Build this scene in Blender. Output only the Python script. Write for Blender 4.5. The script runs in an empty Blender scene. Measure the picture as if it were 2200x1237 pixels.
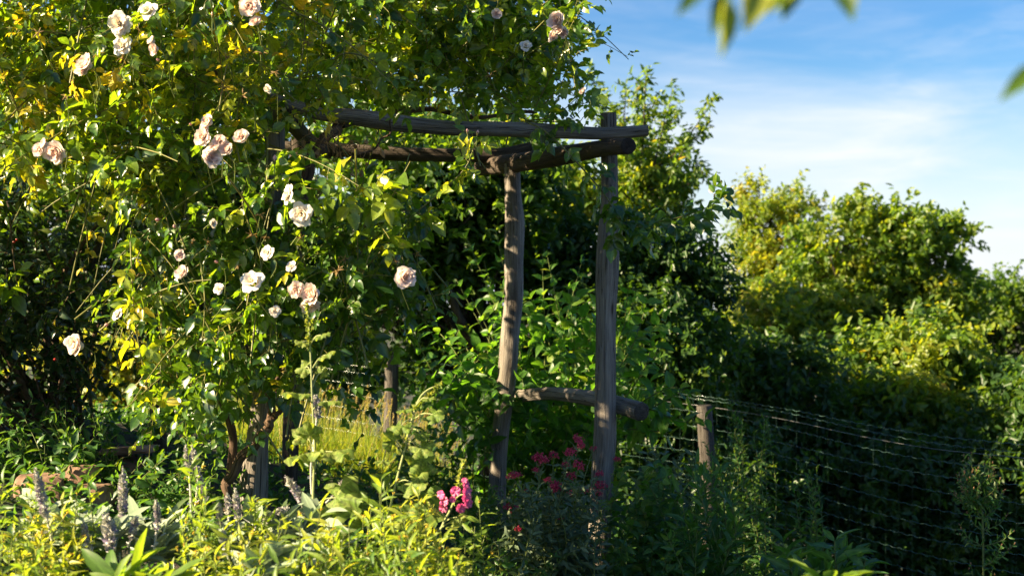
import bpy, math
import numpy as np
from mathutils import Vector, Matrix, noise as mnoise

# ------------------------------------------------------------------ core
rng = np.random.default_rng(7)
SC = bpy.context.scene
COL = SC.collection
FPX, CX, CY, CAMZ = 2200 * 50 / 36.0, 1100.0, 618.5, 1.6
PI = math.pi
UP = np.array([0, 0, 1.0])


def P(px, py, Y):
    return np.array([(px - CX) / FPX * Y, Y, CAMZ - (py - CY) / FPX * Y])


def gh(x, y):
    x = np.asarray(x, float); y = np.asarray(y, float)
    g = 0.10 - 0.28 * np.clip(x, -2.4, 3.5) - 0.12 * np.clip(x - 3.5, 0, 8)
    g = g - 0.13 * np.clip(y - 13, 0, 60) - 0.05 * np.clip(y - 73, 0, 200)
    g = g - 0.09 * np.clip(y - 8.5, 0, 4.5)
    g = g + 0.035 * np.sin(x * 2.1 + 1.3) * np.sin(y * 1.7) + 0.02 * np.sin(x * 5.3) * np.cos(y * 4.1)
    return g


def nrm(v):
    v = np.asarray(v, float)
    return v / np.maximum(np.linalg.norm(v, axis=-1, keepdims=True), 1e-9)


def rand_dirs(n):
    return nrm(rng.normal(size=(n, 3)))


def perp(t):
    ref = np.where(np.abs(t[:, 2:3]) > 0.9, np.array([[1.0, 0, 0]]), np.array([[0, 0, 1.0]]))
    a = nrm(np.cross(t, ref))
    b = np.cross(t, a)
    return a, b


class MB:
    """collects geometry, then links it as ONE mesh object"""
    def __init__(self):
        self.V, self.Q, self.T, self.A, self.C = [], [], [], [], []
        self.n = 0

    def add(self, V, Q=None, T=None, tint=0.5, coord=None):
        V = np.asarray(V, float).reshape(-1, 3)
        k = len(V)
        self.V.append(V)
        if Q is not None and len(Q): self.Q.append(np.asarray(Q, np.int64).reshape(-1, 4) + self.n)
        if T is not None and len(T): self.T.append(np.asarray(T, np.int64).reshape(-1, 3) + self.n)
        self.A.append(np.broadcast_to(np.asarray(tint, float).reshape(-1), (k,)) if np.size(tint) == 1 else np.asarray(tint, float).reshape(k))
        self.C.append(np.zeros((k, 3)) if coord is None else np.asarray(coord, float).reshape(k, 3))
        self.n += k

    def mesh(self, name, mat, off=(0, 0, 0), smooth=True):
        me = bpy.data.meshes.new(name)
        V = np.concatenate(self.V) - np.asarray(off, float)
        Q = np.concatenate(self.Q) if self.Q else np.zeros((0, 4), np.int64)
        T = np.concatenate(self.T) if self.T else np.zeros((0, 3), np.int64)
        me.vertices.add(len(V)); me.vertices.foreach_set('co', V.astype(np.float32).ravel())
        li = np.concatenate([Q.ravel(), T.ravel()]).astype(np.int32)
        me.loops.add(len(li)); me.loops.foreach_set('vertex_index', li)
        npoly = len(Q) + len(T)
        me.polygons.add(npoly)
        ls = np.concatenate([np.arange(len(Q)) * 4, len(Q) * 4 + np.arange(len(T)) * 3]).astype(np.int32)
        me.polygons.foreach_set('loop_start', ls)
        me.polygons.foreach_set('use_smooth', np.full(npoly, smooth, bool))
        a = me.attributes.new('tint', 'FLOAT', 'POINT'); a.data.foreach_set('value', np.concatenate(self.A).astype(np.float32))
        c = me.attributes.new('coord', 'FLOAT_VECTOR', 'POINT'); c.data.foreach_set('vector', np.concatenate(self.C).astype(np.float32).ravel())
        me.update(calc_edges=True)
        me.validate(verbose=False)
        if mat: me.materials.append(mat)
        return me

    def build(self, name, mat, parent=None, smooth=True, label=None):
        off = WLOC[parent.name] if parent is not None else (0, 0, 0)
        me = self.mesh(name, mat, off, smooth)
        o = bpy.data.objects.new(name, me); COL.objects.link(o)
        if parent is not None: o.parent = parent
        WLOC[o.name] = np.asarray(off, float)
        if label: o['label'] = label
        return o


WLOC = {}


def thing(name, label, cat, loc, group=None):
    o = bpy.data.objects.new(name, None); COL.objects.link(o)
    o.location = tuple(loc); o['label'] = label; o['category'] = cat
    o.empty_display_size = 0.1
    if group: o['group'] = group
    WLOC[o.name] = np.asarray(loc, float)
    return o


def tag(o, label, cat, group=None, kind=None):
    o['label'] = label; o['category'] = cat
    if group: o['group'] = group
    if kind: o['kind'] = kind
    return o


def place(name, me, parent, wpos, rot=(0, 0, 0), s=1.0, label=None):
    """a part that shares mesh data, put at a world position under its thing"""
    o = bpy.data.objects.new(name, me); COL.objects.link(o)
    o.parent = parent
    o.location = tuple(np.asarray(wpos) - WLOC[parent.name])
    o.rotation_euler = rot; o.scale = (s, s, s) if np.isscalar(s) else s
    WLOC[o.name] = np.asarray(wpos, float)
    if label: o['label'] = label
    return o


# ------------------------------------------------------------------ shapes
def smooth_path(pts, n):
    pts = np.asarray(pts, float)
    if len(pts) == 2:
        t = np.linspace(0, 1, n)[:, None]
        return pts[0] * (1 - t) + pts[1] * t
    p = np.vstack([2 * pts[0] - pts[1], pts, 2 * pts[-1] - pts[-2]])
    u = np.linspace(0, len(pts) - 1 - 1e-6, n)
    i = u.astype(int); f = (u - i)[:, None]
    a, b, c, d = p[i], p[i + 1], p[i + 2], p[i + 3]
    return 0.5 * (2 * b + (c - a) * f + (2 * a - 5 * b + 4 * c - d) * f ** 2 + (3 * b - a - 3 * c + d) * f ** 3)


def frames(pts):
    t = nrm(np.gradient(pts, axis=0))
    a = np.zeros_like(t)
    v = np.array([0, 1.0, 0.13]) if abs(t[0, 1]) < 0.8 else np.array([1.0, 0, 0.1])
    for i in range(len(t)):
        v = v - t[i] * np.dot(v, t[i]); v = v / (np.linalg.norm(v) + 1e-9); a[i] = v
    return t, a, np.cross(t, a)


def tube(mb, pts, r, sides=5, tint=0.5, cap=False, rough=0.0, seed=0.0):
    pts = np.asarray(pts, float); n = len(pts)
    r = np.broadcast_to(np.asarray(r, float), (n,))
    t, a, b = frames(pts)
    th = np.arange(sides) * 2 * PI / sides
    seg = np.concatenate([[0], np.cumsum(np.linalg.norm(np.diff(pts, axis=0), axis=1))])
    R = r[:, None] * np.ones((1, sides))
    if rough > 0:
        R = R * (1 + rough * (0.9 * np.sin(2 * th + seed + seg[:, None] * 0.9) + 0.6 * np.sin(5 * th + 2.1 * seed + seg[:, None] * 1.7)
                 + 0.5 * np.sin(9 * th + 3.3 * seed - seg[:, None] * 1.1) + 0.45 * np.sin(14 * th + seed * 5)
                 + 0.5 * np.sin(seg[:, None] * 9 + seed) + 0.25 * rng.normal(size=(1, sides)) + 0.10 * rng.normal(size=(n, sides))))
    V = pts[:, None, :] + R[..., None] * (np.cos(th)[None, :, None] * a[:, None, :] + np.sin(th)[None, :, None] * b[:, None, :])
    C = np.stack([np.broadcast_to(np.cos(th) * r.mean(), (n, sides)), np.broadcast_to(seg[:, None], (n, sides)), np.broadcast_to(np.sin(th) * r.mean(), (n, sides)) + seed], -1)
    i = np.arange(n - 1)[:, None] * sides; j = np.arange(sides)[None, :]; jn = (j + 1) % sides
    Q = np.stack([i + j, i + jn, i + sides + jn, i + sides + j], -1).reshape(-1, 4)
    mb.add(V.reshape(-1, 3), Q, None, tint, C.reshape(-1, 3))
    if cap:
        for e in (0, n - 1):
            s = -1 if e == 0 else 1
            rings = []
            for k, (f, z) in enumerate([(1.0, 0.0), (0.96, 0.004), (0.6, 0.003), (0.3, 0.0045)]):
                rings.append(pts[e] + (V[e] - pts[e]) * f + s * t[e] * z)
            ctr = (pts[e] + s * t[e] * 0.004)[None]
            VV = np.concatenate(rings + [ctr])
            cc = np.concatenate([np.stack([np.full(sides, f * r[e] * 1.4), np.cos(th) * 0.05 + seed, np.sin(th) * .05], -1) for f in (1, .96, .6, .3)] + [np.array([[0, seed, 0]])])
            QQ, TT = [], []
            for k in range(3):
                for m in range(sides):
                    m2 = (m + 1) % sides
                    q = [k * sides + m, k * sides + m2, (k + 1) * sides + m2, (k + 1) * sides + m]
                    QQ.append(q if e else q[::-1])
            for m in range(sides):
                m2 = (m + 1) % sides
                TT.append([3 * sides + m, 3 * sides + m2, 4 * sides] if e else [3 * sides + m2, 3 * sides + m, 4 * sides])
            mb.add(VV, QQ, TT, 0.0, cc)


def leaf_template(ts, ws, serr=0.0):
    """rows along the midrib: base vertex, rows of left/mid/right, tip vertex"""
    v = [(0, 0.0)]
    for t, w in zip(ts, ws): v += [(-w, t - serr), (0, t), (w, t - serr)]
    v.append((0, 1.0))
    T = [(0, 2, 1), (0, 3, 2)]; Q = []
    m = len(ts)
    for i in range(m - 1):
        a = 1 + 3 * i; b = a + 3
        Q += [(a, a + 1, b + 1, b), (a + 1, a + 2, b + 2, b + 1)]
    a = 1 + 3 * (m - 1); e = len(v) - 1
    T += [(a, a + 1, e), (a + 1, a + 2, e)]
    return np.array(v, float), np.array(Q).reshape(-1, 4), np.array(T)


TPL_OVATE = leaf_template([0.14, 0.36, 0.62, 0.84], [0.32, 0.5, 0.42, 0.2], 0.02)
TPL_LANCE = leaf_template([0.2, 0.5, 0.8], [0.36, 0.5, 0.26])
TPL_OBLONG = leaf_template([0.15, 0.45, 0.75, 0.9], [0.3, 0.5, 0.46, 0.26])
TPL_BLADE = (np.array([(-.5, 0), (.5, 0), (-.42, .35), (.42, .35), (-.28, .7), (.28, .7), (0, 1.0)]), np.array([(0, 1, 3, 2), (2, 3, 5, 4)]), np.array([(4, 5, 6)]))
TPL_HEX = (np.array([(0, 0.0), (-.5, .35), (-.34, .72), (0, 1.0), (.34, .72), (.5, .35)]), np.array([(0, 3, 2, 1), (0, 5, 4, 3)]), np.zeros((0, 3), int))


def leaves(mb, tpl, pos, d, n, L, W, tint=0.5, bend=0.15, fold=0.25, wave=0.0):
    pos = np.asarray(pos, float); N = len(pos)
    if N == 0: return
    d = nrm(d); x = nrm(np.cross(d, n)); z = np.cross(x, d)
    L = np.broadcast_to(np.asarray(L, float), (N,)); W = np.broadcast_to(np.asarray(W, float), (N,))
    bend = np.broadcast_to(np.asarray(bend, float), (N,)); fold = np.broadcast_to(np.asarray(fold, float), (N,))
    tv, Q, T = tpl; k = len(tv)
    sx = tv[:, 0][None, :] * W[:, None]
    sy = tv[:, 1][None, :] * L[:, None]
    sz = np.abs(tv[:, 0])[None, :] * W[:, None] * fold[:, None] * 2 - bend[:, None] * L[:, None] * tv[:, 1][None, :] ** 2
    if wave: sz = sz + wave * W[:, None] * rng.normal(size=(N, k)) * (np.abs(tv[:, 0])[None, :] > 0)
    V = pos[:, None, :] + sx[..., None] * x[:, None] + sy[..., None] * d[:, None] + sz[..., None] * z[:, None]
    o = (np.arange(N) * k)[:, None, None]
    QQ = (Q[None] + o).reshape(-1, 4) if len(Q) else None
    TT = (T[None] + o).reshape(-1, 3) if len(T) else None
    tt = np.repeat(np.broadcast_to(np.asarray(tint, float), (N,)), k)
    C = np.stack([np.broadcast_to(tv[:, 0], (N, k)), np.broadcast_to(tv[:, 1], (N, k)), np.broadcast_to(rng.random(N)[:, None] * 50, (N, k))], -1)
    mb.add(V.reshape(-1, 3), QQ, TT, tt, C.reshape(-1, 3))


def up_normal(d, rnd=0.5, up=(-.45, -.22, .8)):   # leaves turn towards the light
    n = np.asarray(up) + rnd * rng.normal(size=d.shape)
    n = n - d * (n * d).sum(1, keepdims=True)
    return nrm(n)


def shoots(start, dirs, length, k, droop=0.25, first=0.1, wob=0.0):
    """node positions/tangents on many curved shoots at once -> (S,k,3)"""
    S = len(start); s = np.linspace(first, 1, k)[None, :, None]
    L = np.broadcast_to(np.asarray(length, float), (S,))[:, None, None]
    dr = np.broadcast_to(np.asarray(droop, float), (S,))[:, None, None]
    side = rng.normal(size=(S, 1, 3)) * wob
    pos = start[:, None] + dirs[:, None] * s * L - UP * dr * L * s ** 2 + side * L * s ** 2
    tan = nrm(dirs[:, None] - UP * 2 * dr * s + 2 * side * s)
    return pos, tan


def radial_dirs(tan, az, elev):
    a, b = perp(tan)
    e = np.broadcast_to(np.asarray(elev, float), (len(tan),))[:, None]
    return nrm(np.cos(e) * (np.cos(az)[:, None] * a + np.sin(az)[:, None] * b) + np.sin(e) * tan)


def in_poly(pts, poly):
    x, y = pts[:, 0], pts[:, 1]; c = np.zeros(len(pts), bool)
    j = len(poly) - 1
    for i in range(len(poly)):
        xi, yi = poly[i]; xj, yj = poly[j]
        with np.errstate(divide='ignore', invalid='ignore'):
            hit = ((yi > y) != (yj > y)) & (x < (xj - xi) * (y - yi) / ((yj - yi) if yj != yi else 1e-9) + xi)
        c ^= hit; j = i
    return c


def sample_poly(poly, n):
    poly = np.asarray(poly, float); lo, hi = poly.min(0), poly.max(0)
    out = np.zeros((0, 2))
    while len(out) < n:
        q = lo + rng.random((n * 2, 2)) * (hi - lo)
        out = np.vstack([out, q[in_poly(q, poly)]])
    return out[:n]


def Pn(px, py, Y):
    return np.stack([(px - CX) / FPX * Y, Y, CAMZ - (py - CY) / FPX * Y], -1)


# ------------------------------------------------------------------ materials
def new_mat(name):
    m = bpy.data.materials.new(name); m.use_nodes = True
    nt = m.node_tree; nt.nodes.clear()
    return m, nt, nt.nodes, nt.links


def ramp(N, stops, interp='LINEAR'):
    r = N.new('ShaderNodeValToRGB'); cr = r.color_ramp; cr.interpolation = interp
    while len(cr.elements) < len(stops): cr.elements.new(0.5)
    for e, (p, c) in zip(cr.elements, stops):
        e.position = p; e.color = (*c, 1)
    return r


def leaf_mat(name, stops, trans, tf=0.45, rough=0.38, spec=0.5, vein=0.25, sheen=0.0):
    """stops: reflected colour over tint; trans: transmitted colour over tint"""
    m, nt, N, L = new_mat(name)
    out = N.new('ShaderNodeOutputMaterial'); mix = N.new('ShaderNodeMixShader')
    pb = N.new('ShaderNodeBsdfPrincipled'); tb = N.new('ShaderNodeBsdfTranslucent')
    at = N.new('ShaderNodeAttribute'); at.attribute_name = 'tint'
    co = N.new('ShaderNodeAttribute'); co.attribute_name = 'coord'
    r1 = ramp(N, stops); r2 = ramp(N, trans)
    L.new(at.outputs['Fac'], r1.inputs[0]); L.new(at.outputs['Fac'], r2.inputs[0])
    # blotches and a paler midrib, in the leaf's own coordinates
    nz = N.new('ShaderNodeTexNoise'); nz.inputs['Scale'].default_value = 5; nz.inputs['Detail'].default_value = 3
    L.new(co.outputs['Vector'], nz.inputs['Vector'])
    mr = N.new('ShaderNodeMapRange'); mr.inputs[1].default_value = 0.3; mr.inputs[2].default_value = 0.7
    mr.inputs[3].default_value = 1 - vein; mr.inputs[4].default_value = 1 + vein
    L.new(nz.outputs['Fac'], mr.inputs[0])
    sx = N.new('ShaderNodeSeparateXYZ'); L.new(co.outputs['Vector'], sx.inputs[0])
    ab = N.new('ShaderNodeMath'); ab.operation = 'ABSOLUTE'; L.new(sx.outputs[0], ab.inputs[0])
    rib = N.new('ShaderNodeMapRange'); rib.inputs[1].default_value = 0.0; rib.inputs[2].default_value = 0.09
    rib.inputs[3].default_value = 1.35; rib.inputs[4].default_value = 1.0
    L.new(ab.outputs[0], rib.inputs[0])
    mu = N.new('ShaderNodeMath'); mu.operation = 'MULTIPLY'; L.new(mr.outputs[0], mu.inputs[0]); L.new(rib.outputs[0], mu.inputs[1])
    for r, sock in ((r1, pb.inputs['Base Color']), (r2, tb.inputs['Color'])):
        v = N.new('ShaderNodeVectorMath'); v.operation = 'SCALE'
        L.new(r.outputs[0], v.inputs[0]); L.new(mu.outputs[0], v.inputs['Scale']); L.new(v.outputs[0], sock)
    pb.inputs['Roughness'].default_value = rough; pb.inputs['Specular IOR Level'].default_value = spec
    if sheen: pb.inputs['Sheen Weight'].default_value = sheen; pb.inputs['Sheen Roughness'].default_value = 0.6
    mix.inputs[0].default_value = tf
    L.new(pb.outputs[0], mix.inputs[1]); L.new(tb.outputs[0], mix.inputs[2]); L.new(mix.outputs[0], out.inputs[0])
    return m


def plain_mat(name, c1, c2, scale=20, rough=0.8, spec=0.3, stretch=(1, 1, 1), bump=0.0, attr=True, metal=0.0):
    m, nt, N, L = new_mat(name)
    out = N.new('ShaderNodeOutputMaterial'); pb = N.new('ShaderNodeBsdfPrincipled')
    nz = N.new('ShaderNodeTexNoise'); nz.inputs['Scale'].default_value = scale; nz.inputs['Detail'].default_value = 5
    if attr:
        co = N.new('ShaderNodeAttribute'); co.attribute_name = 'coord'; src = co.outputs['Vector']
    else:
        co = N.new('ShaderNodeTexCoord'); src = co.outputs['Object']
    mp = N.new('ShaderNodeMapping'); mp.inputs['Scale'].default_value = stretch
    L.new(src, mp.inputs[0]); L.new(mp.outputs[0], nz.inputs['Vector'])
    r = ramp(N, [(0.3, c1), (0.7, c2)]); L.new(nz.outputs['Fac'], r.inputs[0]); L.new(r.outputs[0], pb.inputs['Base Color'])
    pb.inputs['Roughness'].default_value = rough; pb.inputs['Specular IOR Level'].default_value = spec; pb.inputs['Metallic'].default_value = metal
    if bump:
        b = N.new('ShaderNodeBump'); b.inputs['Strength'].default_value = bump; b.inputs['Distance'].default_value = 0.02
        L.new(nz.outputs['Fac'], b.inputs['Height']); L.new(b.outputs[0], pb.inputs['Normal'])
    L.new(pb.outputs[0], out.inputs[0])
    return m


def wood_mat(name, light, dark, crack=(0.02, 0.014, 0.01)):
    m, nt, N, L = new_mat(name)
    out = N.new('ShaderNodeOutputMaterial'); pb = N.new('ShaderNodeBsdfPrincipled')
    co = N.new('ShaderNodeAttribute'); co.attribute_name = 'coord'

    def nz(sc, detail, dist=0.0):
        mp = N.new('ShaderNodeMapping'); mp.inputs['Scale'].default_value = sc
        t = N.new('ShaderNodeTexNoise'); t.inputs['Scale'].default_value = 1.0; t.inputs['Detail'].default_value = detail
        t.inputs['Distortion'].default_value = dist
        L.new(co.outputs['Vector'], mp.inputs[0]); L.new(mp.outputs[0], t.inputs['Vector'])
        return t
    g = nz((260, 6, 260), 6, 0.8)       # fibres
    b = nz((14, 2.2, 14), 3)            # weathering blotches
    c = nz((46, 1.0, 46), 3, 0.6)       # long drying cracks
    r1 = ramp(N, [(0.32, dark), (0.68, light)]); L.new(g.outputs['Fac'], r1.inputs[0])
    r2 = ramp(N, [(0.3, (0.55, 0.5, 0.46)), (0.7, (1.15, 1.12, 1.1))]); L.new(b.outputs['Fac'], r2.inputs[0])
    mx = N.new('ShaderNodeMix'); mx.data_type = 'RGBA'; mx.blend_type = 'MULTIPLY'; mx.inputs[0].default_value = 1
    L.new(r1.outputs[0], mx.inputs[6]); L.new(r2.outputs[0], mx.inputs[7])
    rc = ramp(N, [(0.0, (0, 0, 0)), (0.486, (0, 0, 0)), (0.5, (1, 1, 1)), (0.514, (0, 0, 0))]); L.new(c.outputs['Fac'], rc.inputs[0])
    m2 = N.new('ShaderNodeMix'); m2.data_type = 'RGBA'
    L.new(rc.outputs[0], m2.inputs[0]); L.new(mx.outputs[2], m2.inputs[6]); m2.inputs[7].default_value = (*crack, 1)
    # dark knots scattered along the log
    km = N.new('ShaderNodeMapping'); km.inputs['Scale'].default_value = (10, 2.4, 10); L.new(co.outputs['Vector'], km.inputs[0])
    vo = N.new('ShaderNodeTexVoronoi'); vo.inputs['Scale'].default_value = 1; L.new(km.outputs[0], vo.inputs['Vector'])
    kr = ramp(N, [(0.0, (.12, .1, .09)), (0.07, (.3, .27, .25)), (0.10, (.75, .72, .7)), (0.16, (1, 1, 1))]); L.new(vo.outputs['Distance'], kr.inputs[0])
    m3 = N.new('ShaderNodeMix'); m3.data_type = 'RGBA'; m3.blend_type = 'MULTIPLY'; m3.inputs[0].default_value = 1; L.new(m2.outputs[2], m3.inputs[6]); L.new(kr.outputs[0], m3.inputs[7]); m2 = m3
    # sawn ends (tint 0) are weathered nearly black
    at = N.new('ShaderNodeAttribute'); at.attribute_name = 'tint'
    er = N.new('ShaderNodeMapRange'); er.inputs[1].default_value = 0; er.inputs[2].default_value = .4; er.inputs[3].default_value = .4; er.inputs[4].default_value = 1.0
    L.new(at.outputs['Fac'], er.inputs[0]); ve = N.new('ShaderNodeVectorMath'); ve.operation = 'SCALE'
    L.new(m2.outputs[2], ve.inputs[0]); L.new(er.outputs[0], ve.inputs['Scale']); L.new(ve.outputs[0], pb.inputs['Base Color'])
    s = N.new('ShaderNodeMath'); s.operation = 'SUBTRACT'; L.new(g.outputs['Fac'], s.inputs[0]); L.new(rc.outputs[0], s.inputs[1])
    bp = N.new('ShaderNodeBump'); bp.inputs['Strength'].default_value = 0.8; bp.inputs['Distance'].default_value = 0.006
    L.new(s.outputs[0], bp.inputs['Height']); L.new(bp.outputs[0], pb.inputs['Normal'])
    pb.inputs['Roughness'].default_value = 0.85; pb.inputs['Specular IOR Level'].default_value = 0.25
    L.new(pb.outputs[0], out.inputs[0])
    return m


M = {}
M['rose_leaf'] = leaf_mat('rose_leaf', [(0, (.024, .07, .014)), (.4, (.055, .13, .018)), (.72, (.21, .27, .02)), (1, (.46, .37, .03))],
                          [(0, (.05, .13, .006)), (.4, (.34, .54, .012)), (.72, (.75, .76, .015)), (1, (.95, .62, .02))], .46, .3, .8)
M['rose_cane'] = plain_mat('rose_cane', (.09, .11, .02), (.2, .17, .04), 14, .5, .4, (8, 3, 8))
M['rose_bark'] = wood_mat('rose_bark', (.22, .15, .10), (.08, .05, .035))
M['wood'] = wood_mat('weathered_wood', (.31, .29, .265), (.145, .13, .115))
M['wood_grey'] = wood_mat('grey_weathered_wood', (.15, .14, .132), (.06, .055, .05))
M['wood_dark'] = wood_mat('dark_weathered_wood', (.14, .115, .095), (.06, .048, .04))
M['bark'] = plain_mat('tree_bark', (.035, .027, .02), (.09, .07, .055), 9, .9, .2, (6, 1.5, 6), .6)
M['tree_a'] = leaf_mat('tree_leaf_green', [(0, (.03, .07, .014)), (.5, (.075, .145, .018)), (.85, (.18, .22, .024)), (1, (.24, .19, .03))],
                       [(0, (.09, .20, .010)), (.5, (.30, .46, .014)), (.85, (.62, .62, .02)), (1, (.75, .55, .03))], .47, .42, .45)
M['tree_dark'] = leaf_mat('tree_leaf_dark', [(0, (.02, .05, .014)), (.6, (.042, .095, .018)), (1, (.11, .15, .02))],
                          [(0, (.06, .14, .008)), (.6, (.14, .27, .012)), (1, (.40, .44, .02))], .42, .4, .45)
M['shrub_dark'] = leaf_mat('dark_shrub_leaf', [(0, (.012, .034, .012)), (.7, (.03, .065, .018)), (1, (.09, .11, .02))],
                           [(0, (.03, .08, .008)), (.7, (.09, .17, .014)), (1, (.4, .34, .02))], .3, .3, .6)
M['bright'] = leaf_mat('mock_orange_leaf', [(0, (.035, .095, .018)), (.6, (.06, .15, .02)), (1, (.15, .22, .03))],
                       [(0, (.10, .28, .015)), (.6, (.20, .45, .02)), (1, (.50, .58, .03))], .5, .4, .45)
M['herb'] = leaf_mat('yellow_green_herb_leaf', [(0, (.05, .125, .025)), (.5, (.18, .26, .035)), (1, (.40, .38, .06))],
                     [(0, (.2, .40, .02)), (.5, (.55, .66, .025)), (1, (.85, .74, .04))], .46, .42, .45)
M['weed'] = leaf_mat('shade_weed_leaf', [(0, (.03, .08, .02)), (.6, (.06, .145, .032)), (1, (.13, .20, .03))],
                     [(0, (.08, .21, .015)), (.6, (.18, .37, .02)), (1, (.42, .5, .03))], .4, .4, .45)
M['grey'] = leaf_mat('grey_green_leaf', [(0, (.06, .10, .055)), (.6, (.11, .16, .09)), (1, (.2, .24, .12))],
                     [(0, (.08, .15, .05)), (.6, (.14, .22, .07)), (1, (.26, .32, .09))], .3, .55, .35)
M['woolly'] = leaf_mat('woolly_leaf', [(0, (.13, .19, .11)), (.6, (.21, .28, .17)), (1, (.34, .38, .26))],
                       [(0, (.14, .22, .07)), (.6, (.24, .34, .1)), (1, (.4, .45, .2))], .22, .9, .1, .15, .6)
M['spike'] = leaf_mat('woolly_spike', [(0, (.25, .18, .30)), (.35, (.32, .29, .28)), (1, (.5, .49, .40))],
                      [(0, (.25, .18, .3)), (.35, (.3, .3, .2)), (1, (.45, .45, .3))], .2, .9, .1, .2, .7)
M['mallow'] = leaf_mat('mallow_leaf', [(0, (.06, .12, .02)), (.6, (.12, .19, .035)), (1, (.27, .30, .08))],
                       [(0, (.2, .36, .03)), (.6, (.42, .52, .035)), (1, (.65, .6, .1))], .45, .6, .25, .6)
M['grass'] = leaf_mat('meadow_grass', [(0, (.08, .16, .015)), (.6, (.20, .25, .02)), (1, (.40, .28, .14))],
                      [(0, (.25, .42, .015)), (.6, (.6, .6, .02)), (1, (.6, .42, .16))], .45, .5, .3)
M['stem_green'] = plain_mat('green_stem', (.08, .12, .03), (.17, .19, .05), 12, .6, .3, (5, 3, 5))
M['stem_pale'] = plain_mat('pale_hairy_stem', (.22, .27, .10), (.34, .36, .17), 12, .8, .2, (5, 3, 5))
M['stem_woolly'] = plain_mat('woolly_stem', (.3, .32, .25), (.45, .45, .38), 30, .95, .1, (5, 5, 5))
M['stem_brown'] = plain_mat('brown_twig', (.07, .045, .03), (.16, .11, .07), 12, .8, .2, (5, 3, 5))
M['petal'] = leaf_mat('rose_petal', [(0, (.94, .58, .43)), (.5, (.95, .72, .61)), (1, (.95, .82, .75))],
                      [(0, (.95, .66, .52)), (.5, (.95, .80, .70)), (1, (.95, .88, .82))], .42, .6, .2, .06)
M['petal_white'] = leaf_mat('faded_rose_petal', [(0, (.84, .72, .55)), (1, (.88, .84, .78))],
                            [(0, (.8, .65, .4)), (1, (.85, .76, .62))], .35, .6, .2, .06)
M['bud'] = leaf_mat('rose_bud', [(0, (.10, .14, .04)), (.5, (.3, .22, .12)), (1, (.8, .5, .45))],
                    [(0, (.2, .3, .03)), (.5, (.4, .3, .1)), (1, (.8, .4, .35))], .3, .5, .3)
M['calyx'] = leaf_mat('spent_calyx', [(0, (.18, .10, .05)), (1, (.32, .24, .07))], [(0, (.35, .18, .05)), (1, (.5, .4, .06))], .35, .6, .3)
M['dry_leaf'] = leaf_mat('withered_leaf', [(0, (.22, .12, .06)), (1, (.42, .26, .13))], [(0, (.35, .18, .06)), (1, (.55, .33, .14))], .35, .7, .2)
M['crimson'] = leaf_mat('valerian_flower', [(0, (.45, .02, .07)), (1, (.82, .13, .21))], [(0, (.5, .02, .1)), (1, (.8, .12, .25))], .35, .6, .2)
M['pink'] = leaf_mat('pink_petal', [(0, (.62, .03, .2)), (.7, (.85, .12, .38)), (1, (.85, .4, .5))], [(0, (.75, .03, .2)), (1, (.9, .15, .4))], .4, .55, .3)
M['yellow'] = leaf_mat('yellow_bud', [(0, (.30, .24, .03)), (1, (.65, .42, .04))], [(0, (.4, .34, .03)), (1, (.7, .5, .04))], .3, .6, .3)
M['berry'] = plain_mat('red_berry', (.4, .02, .015), (.5, .04, .02), 5, .3, .5)
M['stone'] = plain_mat('brown_fieldstone', (.10, .06, .04), (.32, .20, .14), 9, .9, .2, (1, 1, 1.6), .7, attr=False)
M['slab'] = plain_mat('reddish_slab', (.22, .12, .09), (.42, .28, .23), 9, .9, .2, (1, 1, 3), .6, attr=False)
M['wire'] = plain_mat('green_coated_wire', (.04, .09, .07), (.07, .13, .105), 8, .25, .9)
M['wire_grey'] = plain_mat('grey_wire', (.16, .16, .16), (.25, .25, .24), 8, .35, .6, metal=.7)
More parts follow.
